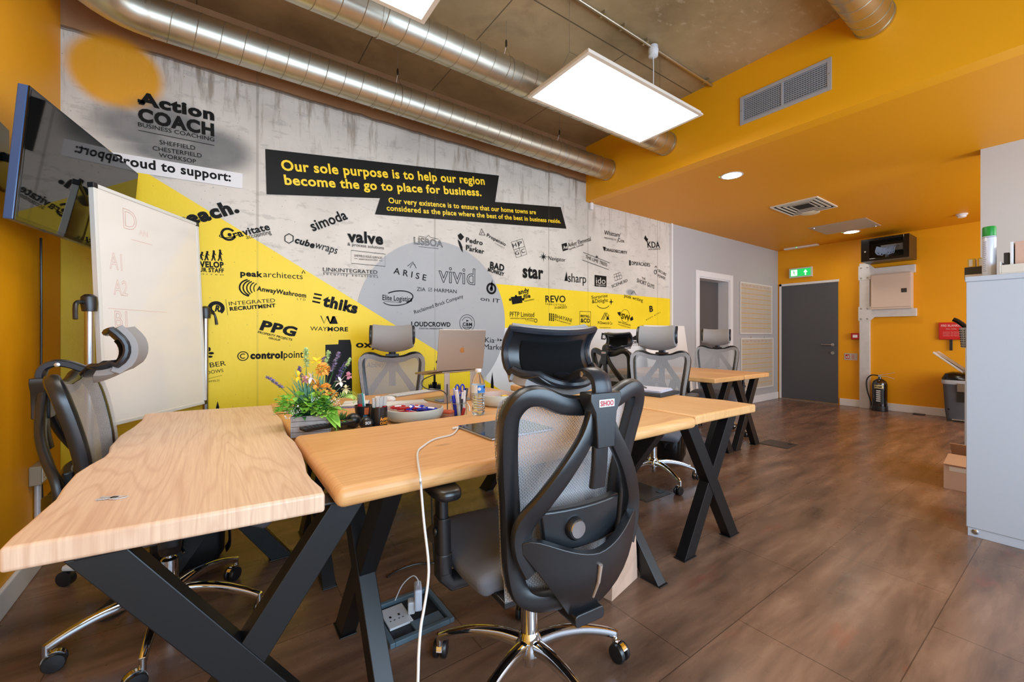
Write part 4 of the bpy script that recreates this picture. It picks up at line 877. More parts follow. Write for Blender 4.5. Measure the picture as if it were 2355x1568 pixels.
# local: x right along the screen, z up, y away from the viewer
t = thing('television', 'black flat screen television bracketed to the orange wall', 'television', M=M)
sgn = 1
b = MB(); b.bb((0, .004, 0), (tw, .034, th)); b.build('tv_body', mat('tv_black_blue_sheen', (52, 84, 132), .2), t, bev=.004)  # black case, with the blue window reflection painted into its colour
b = MB(); b.bb((.001, -.0005, .001), (tw - .001, .0045, th - .001)); b.build('bezel', mat('bezel_gloss_black', (8, 9, 12), .08), t, bev=.001)
b = MB(); b.bb((.012, -.0012, .016), (tw - .012, -.0006, th - .012)); b.build('screen', mat('screen_glass', (7, 8, 8), .03, spec=.75), t)
b = MB(); b.bb((.2, .034, .12), (tw - .2, .06, th - .1)); b.bb((.26, .06, .2), (.3, .075, .4)); b.build('rear_housing', BLK, t, bev=.004)
b = MB(); p0 = M @ V((.30, .075, .28)); iv = M.inverted()
wp = V((XL + .02, p0.y - .1, p0.z)); b.cyl(V((.30, .07, .28)), iv @ wp, .018, 12); b.box(iv @ V((XL + .012, wp.y, wp.z)), (.02, .02, .02)); b.build('mount_arm', BLK, t)
b = MB(); b.bb((XL + .0005, wp.y - .06, wp.z - .13), (XL + .02, wp.y + .06, wp.z + .13)); tag(b.build('wall_bracket', BLK, bev=.003), 'black steel bracket plate on the orange wall behind the television', 'bracket')
q = hit(94, 560, 0, XL + .012)
b = MB(); b.tube(spline([(XL + .012, q.y, 1.62), (XL + .014, q.y - .004, 1.4), (XL + .012, q.y + .006, 1.1), (XL + .012, q.y - .004, .8), (XL + .012, q.y + .003, .5), (XL + .022, q.y, .2), (XL + .03, q.y + .01, .02)], 5), .0045, 8)
tag(b.build('power_cable', BLK, smooth=True), 'black cable hanging down the orange wall below the television', 'cable')
# double socket with trunking
q = hit(78, 1088, 0, XL); so = thing('wall_socket', 'grey metal double socket box on the orange wall', 'socket', (XL, q.y, q.z), rz=0)
MC = mat('metalclad_grey', (168, 160, 140), .4, metal=.3)
b = MB(); b.bb((.0005, -.075, -.045), (.042, .075, .045)); b.build('socket_box', MC, so, bev=.004)
for s in (-1, 1):
    b = MB(); b.bb((.042, s * .037 - .03, -.034), (.0445, s * .037 + .03, .034)); pl = b.build('socket_face', WHITE, so, bev=.001)
    b = MB(); b.bb((.0445, s * .037 - .004, .004), (.045, s * .037 + .004, .014)); b.bb((.0445, s * .037 - .016, -.016), (.045, s * .037 - .008, -.011)); b.bb((.0445, s * .037 + .008, -.016), (.045, s * .037 + .016, -.011)); b.build('pin_slot', BLK, pl)
b = MB(); b.tube([(XL + .015, q.y - .01, q.z - .046), (XL + .015, q.y - .01, .13)], .012, 14); tag(b.build('conduit_drop', GALV, smooth=True), 'vertical steel conduit running down from the wall socket', 'conduit')

# ================================================================== wheeled whiteboard
d = V((.397, .639, 0)).normalized(); nn = V((d.y, -d.x, 0)); up = (V((0, 0, 1)) - nn * .045).normalized()
BL = V((-.43, 2.70, .705)); M = frame(BL, d, up); bw_, bh = .715, 1.15
t = thing('whiteboard', 'tall wheeled whiteboard with faint red writing in front of the television', 'whiteboard', M=M)
AL = mat('board_aluminium', (222, 220, 214), .4)
b = MB(); b.bb((.012, -.004, .012), (bw_ - .012, .012, bh - .012)); b.build('writing_surface', mat('whiteboard_enamel', (236, 230, 222), .12, coat=.5), t)
b = MB()
for x0 in (0, bw_ - .018): b.bb((x0, -.009, 0), (x0 + .018, .016, bh))
for z_ in (0, bh - .018): b.bb((.018, -.009, z_), (bw_ - .018, .016, z_ + .018))
b.build('board_frame', AL, t, bev=.002)
b = MB()
for x0 in (-.003, bw_ - .022):
    for z_ in (-.003, bh - .022): b.bb((x0, -.011, z_), (x0 + .025, .018, z_ + .025))
b.build('corner_cap', BLK, t, bev=.003)
b = MB(); RW = mat('faint_red_marker', (226, 150, 124), .5)
lx = lambda px: (px - 205) / (442 - 205) * bw_
def scr(s, x, z, w_, h): put_text(b, s, (x, -.0046, z), (w_, 0, 0), (0, 0, h), 0, .006)
scr('D', .16, .98, .08, .1); scr('AN', .25, .965, .06, .03); scr('A1', .07, .76, .07, .08); scr('A2', .085, .635, .08, .075); scr('B1', .085, .475, .07, .08); scr('B2', .09, .31, .08, .08)
b.bb((.2, -.0047, .93), (.34, -.0045, .9312)); b.bb((.05, -.0047, .565), (.42, -.0045, .566)); b.build('marker_writing', RW, t)
# stand posts with clamp knobs, feet and wheels
iv = M.inverted()
for k, px in ((0, -.045), (1, bw_ + .03)):
    base = M @ V((px, .02, 0)); p = MB(); p.tube([iv @ V((base.x, base.y, .09)), iv @ V((base.x, base.y, 1.26 if k == 0 else 1.27))], .0165, 16); p.build('stand_post', STEEL, t, smooth=True)
    z_ = 1.285; c = iv @ V((base.x, base.y, z_)); p = MB(); p.lathe([(.0, -.04), (.026, -.035), (.03, 0), (.028, .03), (.015, .042), (0, .044)], c, 20); p.build('clamp_head', BLK, t, smooth=True)
    p = MB(); p.tube(spline([c + V((0, .01, .0)), c + V((-.04 if k == 0 else .05, .0, .005)), c + V((-.075 if k == 0 else .075, -.01, -.01)), c + V((-.09 if k == 0 else .075, -.02, -.075))], 5), .009, 10, sc=None); p.build('clamp_lever', BLK, t, smooth=True)
    p = MB(); a0 = V((base.x, base.y, .085)) - nn * .24; a1 = V((base.x, base.y, .085)) + nn * .26
    if k == 0: a1 = V((base.x, base.y, .085)) + nn * .2; a0 = V((base.x, base.y, .085)) - nn * .1
    else: a0 = V((base.x, base.y, .085)) - nn * .05
    p.sweep([iv @ a0, iv @ a1], rrect(.02, .012, .4)); p.build('stand_foot', AL, t)
    for w_ in (a0, a1):
        p = MB(); ax = iv.to_3x3() @ d; cc = iv @ V((w_.x, w_.y, .036)); p.cyl(cc - ax * .014, cc + ax * .014, .034, 24); p.cyl(iv @ V((w_.x, w_.y, .06)), iv @ V((w_.x, w_.y, .085)), .012, 10); p.build('stand_wheel', BLK, t, smooth=True)

# ================================================================== planner boards on the grey wall
def planner(label, c, hooks):
    P = [hit(x, y, 1, WY - .03) for x, y in c]; x0 = (P[0].x + P[3].x) / 2; x1 = (P[1].x + P[2].x) / 2; z1 = (P[0].z + P[1].z) / 2; z0 = (P[2].z + P[3].z) / 2
    t = thing('planner_board', label, 'planner board', (x0, WY - .013, z0)); w_, h = x1 - x0, z1 - z0
    b = MB(); b.bb((.02, -.012, .02), (w_ - .02, -.002, h - .02)); b.build('board_surface', mat('planner_white', (196, 186, 172), .3), t)
    b = MB()
    for x in (0, w_ - .02): b.bb((x, -.018, 0), (x + .02, -.001, h))
    for z in (0, h - .02): b.bb((.02, -.018, z), (w_ - .02, -.001, z + .02))
    b.build('board_frame', AL, t, bev=.002)
    b = MB(); R_, C_ = 10, 8
    for i in range(1, R_): z = .02 + (h - .04) * i / R_; b.bb((.03, -.0126, z - .0045), (w_ - .03, -.0121, z + .0045))
    b.build('ruled_rows', mat('planner_yellow', (214, 172, 70), .5), t)
    b = MB()
    for i in range(1, C_): x = .02 + (w_ - .04) * i / C_; b.bb((x - .0015, -.0126, .03), (x + .0015, -.0123, h - .03))
    b.build('ruled_columns', mat('planner_tan', (196, 180, 150), .5), t)
    b = MB(); rr = random.Random(5)
    for i in range(8): x = .05 + i * (w_ - .1) / 8; put_text(b, rr.choice(['Jan', 'Mon', 'Feb', 'Tue', 'Mar']), (x, -.0128, h - .055 - rr.uniform(0, .01)), (.06, 0, 0), (0, 0, .02))
    b.build('handwriting', mat('planner_ink', (190, 110, 80), .5), t)
    if hooks:
        b = MB()
        for x in (.3, .72): b.cyl((x * w_, -.01, h), (x * w_, -.01, h + .025), .008, 8)
        b.build('hanging_hook', STEEL, t)
planner('upper planner board ruled in yellow on the grey wall', ((1703, 646), (1776, 659), (1776, 768), (1703, 768)), 0)
planner('lower planner board ruled in yellow hung on two hooks below the other one', ((1704, 776), (1779, 778), (1779, 888), (1706, 899)), 1)
# white board leaning by the doorway
q0 = hit(1488, 756, 1, WY - .10); q1 = hit(1580, 748, 1, WY - .10)
t = thing('leaning_board', 'blank white panel leaning on the wall behind the grey office chair', 'panel', (q0.x, WY - .10, 0)); w_ = q1.x - q0.x
b = MB(); b.add([(0, -.12, 0), (w_ + .05, -.12, 0), (w_ + .05, -.1, 0), (0, -.1, 0), (0, .04, 1.27), (w_, .04, 1.27), (w_, .06, 1.27), (0, .06, 1.27)], [(0, 1, 2, 3), (4, 5, 6, 7), (0, 1, 5, 4), (3, 2, 6, 7), (0, 3, 7, 4), (1, 2, 6, 5)]); b.build('panel_sheet', mat('gloss_white_sheet', (232, 230, 226), .15), t, bev=.003)

# ================================================================== the far orange wall
def fw(px, py, off=0): return hit(px, py, 0, XF - off)
def fbox(mb, p, q, d0, d1, ref):
    """box on the far wall between two photo corners, standing d0..d1 off the wall, relative to ref"""
    a, c = fw(*p), fw(*q); mb.bb((XF - d1 - ref.x, a.y - ref.y, a.z - ref.z), (XF - d0 - ref.x, c.y - ref.y, c.z - ref.z))
FLAT = Matrix(((0, -1, 0), (-1, 0, 0), (0, 0, 1)))
def ftext(mb, s, y0, z, wd, h, d, ref, bold=0): put_text(mb, s, (XF - d - ref.x, y0 - ref.y, z - ref.z), (0, -wd, 0), (0, 0, h), bold)
# exit sign
r = fw(1843, 627); t = thing('exit_sign', 'lit green exit sign with running man above the dark door', 'sign', r)
b = MB(); b.bb((-.05, -.175, -.085), (-.001, .175, .085)); b.build('sign_case', mat('sign_case', (206, 208, 200), .3), t, bev=.006)
b = MB(); b.bb((-.052, -.155, -.062), (-.0502, .155, .062)); b.build('green_panel', mat('exit_green', (20, 170, 80), .4, emit=(30, 190, 90), es=.9), t)
b = MB(); b.use(mat('exit_white', (250, 255, 250), .4, emit=(235, 255, 240), es=1.3)); x = -.0524
b.bb((x, .045, -.05), (x + .0003, .14, .052))
b.quad((x, -.085, -.05), (x, -.075, -.05), (x, -.075, 0), (x, -.085, 0)); b.add([(x, -.05, -.002), (x, -.11, -.002), (x, -.08, .045)], [(0, 1, 2)]); b.bb((x, -.088, -.05), (x + .0003, -.072, 0)); b.build('arrow_and_door', None, t)
b = MB(); x = -.0528; b.add([(x, .1 + .008 * math.cos(i * .6), .036 + .008 * math.sin(i * .6)) for i in range(10)], [tuple(range(10))])
for q in (((.105, .028), (.09, .024), (.085, -.005), (.1, -.008)), ((.1, -.005), (.088, -.005), (.075, -.04), (.082, -.043)), ((.1, -.008), (.092, -.004), (.118, -.03), (.124, -.024)), ((.105, .026), (.128, .006), (.123, .002), (.1, .02)), ((.09, .024), (.068, .01), (.071, .005), (.09, .016))): b.quad(*[(x, p[0], p[1]) for p in q])
b.build('running_man', MATS['exit_green'], t)
# steel channel post with two arms
P0 = fw(1991, 938); a = fw(1979, 700); c = fw(2003, 700); hw_ = (a.y - c.y) / 2; cy = (a.y + c.y) / 2
t = thing('steel_channel', 'galvanised steel channel post with two side arms on the orange wall', 'steel frame', (XF, cy, 0))
ztop = fw(1991, 606).z
b = MB(); b.bb((-.06, -hw_, 0), (-.001, hw_, ztop)); b.build('channel_post', GALV, t, bev=.004)
for (p, q) in (((2002, 617), (2107, 628)), ((2002, 713), (2110, 726))):
    A, B_ = fw(*p), fw(*q); za = fw(2050, (p[1] + q[1]) / 2).z; hh = (fw(p[0], 617).z - fw(p[0], 635).z) / 2 * .95
    b = MB(); b.bb((-.055, B_.y - cy, za - hh), (-.001, -hw_ + .001, za + hh)); b.build('channel_arm', GALV, t, bev=.004)
    b = MB(); m_ = hw_ * 1.0; b.prism([(-hw_ - .01, za - .11), (hw_ + .01, za - .11), (hw_ + .01, za + .11), (-hw_ - .01, za + .11), (-hw_ - .06, za + hh), (-hw_ - .06, za - hh)], -.066, -.0605, 0); b.build('gusset_plate', GALV, t)
    for sy in (-1, 1):
        for sz in (-1, 1):
            b = MB(); b.lathe([(.014, 0), (.012, .006), (0, .008)], (-.066, sy * hw_ * .6, za + sz * .08), 12, Matrix.Rotation(-PI / 2, 3, 'Y')); b.build('bolt', STEEL, t, smooth=True)
# distribution board
A, B_ = fw(2007, 634), fw(2101, 709); r = V((XF, (A.y + B_.y) / 2, (A.z + B_.z) / 2)); hy, hz = (A.y - B_.y) / 2, (A.z - B_.z) / 2
t = thing('distribution_board', 'cream metal electrical panel between the two steel arms', 'electrical panel', r)
CRM = mat('cream_powder_coat', (214, 196, 182), .4); b = MB(); b.bb((-.11, -hy, -hz), (-.001, hy, hz)); b.build('panel_case', CRM, t, bev=.004)
b = MB(); b.bb((-.118, -hy + .01, -hz + .03), (-.1105, hy - .01, hz - .01)); dd = b.build('panel_door', CRM, t, bev=.003)
b = MB(); b.bb((-.121, -hy + .05, -.03), (-.118, -hy + .11, .03)); b.build('door_lock', BLK, dd)
# comms cabinet
A, B_ = fw(1978, 560), fw(2109, 600); t = thing('comms_cabinet', 'black glass fronted network cabinet high on the orange wall', 'cabinet', (XF, 0, 0))
dep = .42; ya = hit(1980, 570, 0, XF - dep).y; yb_ = hit(2091, 570, 0, XF - dep).y; za = hit(1980, 604, 0, XF - dep).z; zb = hit(2091, 536, 0, XF - dep).z
zb = min(zb, ZL - .01); za = (za + hit(2091, 589, 0, XF - dep).z) / 2
b = MB(); w_ = .02
b.bb((-dep + .02, yb_, za), (-.001, yb_ + w_, zb)); b.bb((-dep + .02, ya - w_, za), (-.001, ya, zb)); b.bb((-dep + .02, yb_ + w_, za), (-.001, ya - w_, za + w_)); b.bb((-dep + .02, yb_ + w_, zb - w_), (-.001, ya - w_, zb)); b.bb((-.03, yb_ + w_, za + w_), (-.001, ya - w_, zb - w_))
b.build('cabinet_shell', BLK, t, bev=.002)
b = MB(); f0 = .06
b.bb((-dep, yb_, za), (-dep + .018, yb_ + f0, zb)); b.bb((-dep, ya - f0 * 1.6, za), (-dep + .018, ya, zb)); b.bb((-dep, yb_ + f0, za), (-dep + .018, ya - f0 * 1.6, za + .035)); b.bb((-dep, yb_ + f0, zb - .035), (-dep + .018, ya - f0 * 1.6, zb))
dr = b.build('cabinet_door', BLKS, t, bev=.002)
b = MB(); b.bb((-dep + .006, yb_ + f0, za + .035), (-dep + .010, ya - f0 * 1.6, zb - .035)); b.build('glass_pane', mat('smoked_glass', (225, 228, 232), .05, trans=1, ior=1.2), dr)
b = MB(); b.cyl((-dep - .008, ya - .05, (za + zb) / 2 - .02), (-dep, ya - .05, (za + zb) / 2 - .02), .012, 12); b.build('key_lock', STEEL, dr, smooth=True)
b = MB(); ym = (ya + yb_) / 2; b.bb((-.3, yb_ + .09, zb - .19), (-.24, ya - .2, zb - .1)); b.bb((-.3, ym - .0, za + .05), (-.2, ya - .25, za + .09)); b.build('patch_panel', mat('patch_grey', (190, 196, 200), .4), t)
rr = random.Random(3)
for i in range(14):
    y = ya - .24 - i * (ya - yb_ - .36) / 14; b = MB(); b.tube(spline([(-.30, y, zb - .13), (-.37, y + rr.uniform(.0, .03), zb - .15), (-.385, y + .04, zb - .22 - rr.uniform(0, .05)), (-.38, y + .08, zb - .2), (-.36, ya - .17, zb - .12)], 4), .0055, 5); b.build('patch_cable', mat('pale_blue_cable', (170, 190, 225), .5), t, smooth=True)
# call point, notice, fire blanket
r = fw(1969, 773); t = thing('call_point', 'small red fire alarm call point beside the steel post', 'alarm', r); b = MB(); b.bb((-.05, -.055, -.05), (-.001, .055, .05)); b.build('alarm_box', mat('alarm_red', (176, 28, 30), .35), t, bev=.005)
b = MB(); b.bb((-.052, -.03, -.022), (-.0502, .03, .022)); b.build('press_plate', WHITE, t)
r = fw(1957, 820); t = thing('notice_plate', 'silver fire action notice under the red call point', 'sign', r); b = MB(); b.bb((-.006, -.085, -.055), (-.001, .085, .055)); b.build('plate', mat('notice_silver', (196, 188, 180), .35, metal=.2), t)
b = MB(); b.use(mat('notice_red', (186, 50, 44), .5)).bb((-.0068, .018, -.035), (-.0062, .07, .035)); b.use(WHITE).bb((-.0074, .026, -.024), (-.0069, .04, .02)); b.bb((-.0074, .048, -.02), (-.0069, .062, .004)); b.use(MATS['notice_red'])
for i in range(4): b.bb((-.0068, -.05 + (i % 2) * .006, -.035 + i * .02), (-.0062, -.01, -.028 + i * .02))
b.build('notice_print', None, t)
r = fw(2189, 761); t = thing('fire_blanket', 'red fire blanket pack with black pull tape on the orange wall', 'fire blanket', r)
b = MB(); b.bb((-.04, -.125, -.12), (-.001, .125, .12)); b.build('blanket_case', mat('signal_red', (206, 36, 40), .3), t, bev=.01, seg=3)
b = MB(); ftext(b, 'FIRE BLANKET', r.y + .1, r.z + .06, .2, .03, .0412, r, .02); ftext(b, 'PULL TAPES', r.y + .05, r.z + .02, .1, .015, .0412, r); [ftext(b, 'smother the flames', r.y + .08, r.z - .02 - i * .025, .16, .012, .0412, r) for i in range(3)]; b.build('case_lettering', mat('pale_pink_print', (240, 190, 190), .5), t)
b = MB(); b.bb((-.03, -.012, -.27), (-.025, .02, -.119)); b.build('pull_tape', BLK, t, bev=.002)
# fire extinguisher
q = hit(2033, 941, 2, 0); t = thing('fire_extinguisher', 'chrome and black foam fire extinguisher on the floor by the steel post', 'fire extinguisher', (min(q.x, XF - .14), q.y, 0))
b = MB(); b.lathe([(0, .04), (.085, .04), (.09, .06), (.09, .40), (.075, .45), (.04, .478), (.022, .485), (.02, .51)], n=32); b.build('cylinder', mat('polished_steel', (90, 92, 98), .12, metal=1), t, smooth=True)
b = MB(); b.lathe([(.095, 0), (.098, .01), (.096, .075), (.09, .08)], n=32); b.build('rubber_base', BLK, t, smooth=True)
b = MB(); n = 14; z_ = [(.12, .33)]; ang = [PI + .75 + (-1.3) * i / n for i in range(n + 1)]
b.rings([[(.0912 * math.cos(g), .0912 * math.sin(g), .11) for g in ang], [(.0912 * math.cos(g), .0912 * math.sin(g), .40) for g in ang]], closed=False, cap=False); b.build('body_label', mat('label_black', (24, 24, 26), .4), t)
b = MB(); b.use(mat('cream_band', (226, 214, 160), .5)); ang2 = [PI + .7 - 1.2 * i / n for i in range(n + 1)]
b.rings([[(.0918 * math.cos(g), .0918 * math.sin(g), .345) for g in ang2], [(.0918 * math.cos(g), .0918 * math.sin(g), .395) for g in ang2]], closed=False, cap=False); b.use(INK); put_text(b, 'FOAM', (-.0925, .035, .355), (-.0, -.08, 0), (0, 0, .03), .04)
b.use(WHITE)
for i in range(6): b.quad((-.0925, .02, .15 + i * .03), (-.0925, -.03, .15 + i * .03), (-.0925, -.03, .165 + i * .03), (-.0925, .02, .165 + i * .03))
b.build('label_print', None, t)
b = MB(); b.box((0, 0, .525), (.03, .03, .04)); b.sweep([(0, 0, .54), (0, -.08, .56), (0, -.17, .59)], rrect(.012, .003), sc=None); b.sweep([(0, 0, .525), (0, -.09, .52), (0, -.17, .495)], rrect(.012, .003)); b.build('squeeze_handle', mat('handle_silver', (214, 214, 216), .3, metal=.7), t)
b = MB(); b.tube(spline([(0, .015, .53), (0, .1, .53), (0, .155, .45), (0, .15, .3), (0, .12, .18), (0, .1, .1)], 6), .0095, 10); b.cyl((0, .1, .12), (0, .094, .05), .013, 12); b.build('hose', BLK, t, smooth=True)
q = hit(2120, 950, 2, 0); b = MB(); b.bb((-.04, -.06, 0), (.04, .06, .014)); o = tag(b.build('floor_plate', mat('dark_floor_plate', (60, 58, 56), .4), bev=.004), 'small dark plate lying on the floor against the far skirting', 'plate'); o.location = (XF - .07, q.y, 0)
# ================================================================== grey cabinet at the right edge and what stands on it
CG = mat('blue_grey_cabinet', (188, 194, 204), .4, bump=.1, bscale=700)
cx0, cy1, cz = 3.497, .443, 1.474
t = thing('filing_cabinet', 'tall pale grey metal cabinet cut off by the right edge', 'cabinet', (cx0 + .24, cy1 - .45, 0))
b = MB(); b.bb((-.24, -.45, .05), (.24, .45, cz - .03)); b.build('cabinet_body', CG, t, bev=.003)
b = MB(); b.bb((-.245, -.455, cz - .03), (.245, .455, cz)); b.build('cabinet_top', CG, t, bev=.004)
b = MB(); b.bb((-.235, -.445, 0), (.235, .445, .05)); b.build('plinth', CG, t, bev=.002)
b = MB(); b.lathe([(.014, 0), (.014, .004), (.008, .007)], (-.2355, .415, .03), 16, Matrix.Rotation(-PI / 2, 3, 'Y')); b.build('levelling_screw', STEEL, t, smooth=True)
# spray can
q = hit(2275, 633, 0, 3.60); t = thing('spray_can', 'white aerosol can with a green cap on top of the grey cabinet', 'spray can', (3.60, hit(2275, 600, 0, 3.60).y, cz))
b = MB(); b.lathe([(.026, 0), (.028, .004), (.028, .225), (.026, .23)], n=32); b.build('can_body', mat('can_white', (214, 216, 226), .3, metal=.1), t, smooth=True)
b = MB(); b.lathe([(.0275, .231), (.0275, .278), (.025, .285), (.0, .285)], n=32); b.build('green_cap', mat('cap_green', (22, 140, 44), .35), t, smooth=True)
b = MB(); b.use(mat('can_navy', (50, 50, 110), .4)); b.lathe([(.0283, .222), (.0283, .2245)], n=32, cap=False); b.use(mat('can_print', (168, 170, 190), .5))
for i in range(16):
    z = .195 - i * .011; b.rings([[(.0283 * math.cos(g), .0283 * math.sin(g), z) for g in [PI - .9 + .06 * j for j in range(11 - (i % 3))]], [(.0283 * math.cos(g), .0283 * math.sin(g), z + .005) for g in [PI - .9 + .06 * j for j in range(11 - (i % 3))]]], closed=False, cap=False)
b.build('can_print', None, t)
def simple(name, label, cat, loc, size, m, rz=0, bev=.002, group=None, extra=None):
    t = thing(name, label, cat, loc, rz, group); b = MB(); b.bb((-size[0] / 2, -size[1] / 2, 0), (size[0] / 2, size[1] / 2, size[2])); b.build(extra or 'box_body', m, t, bev=bev); return t
yA = hit(2241, 600, 0, 3.72).y
t = simple('ink_box', 'black and white carton lying on the grey cabinet left of the aerosol can', 'box', (3.74, yA - .005, cz), (.1, .085, .075), mat('carton_dark', (40, 38, 36), .4))
b = MB(); b.bb((-.0508, -.04, .005), (-.0502, .04, .03)); b.bb((-.04, -.04, .0751), (.04, .04, .0756)); b.build('printed_band', mat('carton_pale', (220, 205, 196), .45), t)
for k, dy in enumerate((.012, -.03)):
    t = simple('yellow_carton', ('small yellow carton standing on the black carton, the left one', 'small yellow carton standing on the black carton, next to the aerosol can')[k], 'box', (3.74, yA + dy, cz + .0765), (.05, .034, .052), mat('carton_yellow', (214, 172, 40), .45), group='yellow cartons')
    b = MB(); b.bb((-.0258, -.005, .005), (-.0252, .01, .046)); b.build('white_stripe', WHITE, t)
yB = hit(2330, 590, 0, 3.62).y
t = thing('paper_tray', 'cream open metal document tray on top of the grey cabinet', 'tray', (3.60, yB - .02, cz))
b = MB(); TR = mat('cream_tray', (214, 206, 194), .35)
b.bb((-.10, -.2, .0), (.16, .06, .006)); b.bb((-.10, .053, .006), (.16, .06, .07)); b.bb((-.10, -.2, .006), (-.094, .053, .05)); b.build('tray_body', TR, t, bev=.002)
t = simple('dark_book', 'black book standing in the cream tray beside the aerosol can', 'book', (3.63, yB + .018, cz + .0065), (.16, .02, .115), mat('book_black', (34, 34, 36), .5), extra='cover')
t = simple('white_folder', 'white folder standing against the cardboard box in the cream tray', 'folder', (3.63, yB - .001, cz + .0065), (.18, .012, .17), WHITE, extra='cover')
t = simple('cardboard_box', 'plain pink brown cardboard box in the cream tray at the picture edge', 'box', (3.64, yB - .092, cz + .0065), (.18, .16, .17), mat('cardboard_pink', (206, 168, 148), .7, bump=.2))
# lower cabinet, printer and things behind
c2x = 4.80; c2y = hit(2218, 900, 0, c2x).y
t = thing('low_cabinet', 'grey low cabinet mostly hidden behind the tall grey one', 'cabinet', (c2x + .15, c2y - .3, 0)); b = MB(); b.bb((-.15, -.3, 0), (.15, .3, .755)); b.build('cabinet_body', CG, t, bev=.003)
b = MB(); b.bb((-.15, -.302, .755), (.15, .302, .77)); b.build('cabinet_top', CG, t, bev=.002)
t = thing('printer', 'white printer with its paper tray raised, standing on the low cabinet', 'printer', (c2x + .28, c2y - .24, .7705)); PW = mat('printer_white', (226, 226, 228), .35)
b = MB(); b.bb((-.27, -.2, 0), (.02, .238, .27)); b.build('printer_body', PW, t, bev=.006)
b = MB(); e0_, e1_ = hit(2150, 808, 0, 4.9), hit(2218, 852, 0, 4.9); dx = -t.location.x; 
b.add([(4.82 - t.location.x, e1_.y - t.location.y, e1_.z - .7705), (5.05 - t.location.x, e1_.y - t.location.y, e1_.z - .7705), (5.05 - t.location.x, e0_.y - t.location.y, e0_.z - .7705), (4.82 - t.location.x, e0_.y - t.location.y, e0_.z - .7705)] + [(4.82 - t.location.x, e1_.y - t.location.y, e1_.z - .7885), (5.05 - t.location.x, e1_.y - t.location.y, e1_.z - .7885), (5.05 - t.location.x, e0_.y - t.location.y, e0_.z - .7845), (4.82 - t.location.x, e0_.y - t.location.y, e0_.z - .7845)], [(0, 1, 2, 3), (4, 7, 6, 5), (0, 4, 5, 1), (1, 5, 6, 2), (2, 6, 7, 3), (3, 7, 4, 0)]); b.build('paper_support', PW, t, bev=.003)
b = MB(); f_ = lambda x, k, dz: (x - t.location.x, e1_.y + (e0_.y - e1_.y) * k - t.location.y, e1_.z + (e0_.z - e1_.z) * k - .7705 + dz)
b.quad(f_(4.85, 0, .004), f_(5.01, 0, .004), f_(5.01, .8, .004), f_(4.85, .8, .004)); b.quad(f_(4.84, .0, .007), f_(5.0, .02, .007), f_(5.0, .62, .007), f_(4.84, .6, .007)); b.build('paper_sheet', mat('paper', (232, 230, 228), .6), t)
q = hit(2218, 760, 0, 4.88); t = thing('mesh_pot', 'silver perforated pot on the printer beside the grey cabinet', 'pen pot', (4.9, q.y - .02, 1.041)); b = MB(); b.lathe([(.04, 0), (.052, .16), (.050, .16), (.038, .004)], n=20); b.build('pot_body', mat('pot_silver', (176, 178, 182), .4, metal=.6), t, smooth=True)
b = MB()
for i in range(8):
    for j in range(10):
        g = PI * .5 + j * .3; r_ = .0415 + .011 * (i + .5) / 8; b.box((r_ * math.cos(g), r_ * math.sin(g), .012 + i * .018), (.004, .004, .010))
o = b.build('perforation', BLK, t); o['kind'] = 'stuff'
b = MB(); t = thing('black_handset', 'black handled stapler sticking out of the silver pot', 'stapler', (4.9, q.y - .02, 1.21)); b.tube(spline([(0, -.0, -.05), (0, .02, .0), (0, .06, .045), (0, .085, .06)], 4), .017, 12, sc=None); b.build('handle', BLKS, t, smooth=True)
# pedal bin
q = hit(2200, 966, 2, 0); bx = thing('pedal_bin', 'dark grey pedal bin with a liner folded over the rim', 'bin', (8.10, q.y - .07, 0))
DG = mat('bin_grey', (84, 88, 96), .35); k = .62 / .62
def rr4(hx, hy, z): return [(x, y, z) for x, y in rrect(hx, hy, .2, 3)]
b = MB(); b.rings([rr4(.125, .15, 0), rr4(.13, .155, .05), rr4(.14, .165, .13), rr4(.155, .185, .52)]); b.build('bin_body', DG, bx, smooth=True)
b = MB(); b.rings([rr4(.162, .195, .545), rr4(.16, .193, .57), rr4(.14, .165, .63), rr4(.10, .12, .65)]); b.build('bin_lid', BLKS, bx, smooth=True)
b = MB(); b.rings([rr4(.160, .190, .49), rr4(.166, .198, .50), rr4(.165, .197, .546), rr4(.15, .18, .547)], cap=False); b.build('bin_liner', mat('liner_film', (190, 194, 202), .3), bx, smooth=True)
b = MB(); b.bb((-.176, -.05, .40), (-.145, .04, .51)); b.build('front_latch', STEEL, bx, bev=.004); b = MB(); b.bb((-.163, -.045, .27), (-.14, .035, .40)); b.build('sticker', BLK, bx)
b = MB(); b.bb((-.168, -.09, .02), (-.12, .09, .035)); b.build('pedal', STEEL, bx, bev=.004)
b = MB(); b.bb((-.1405, -.13, .15), (-.132, .13, .165)); b.build('groove', BLKS, bx)
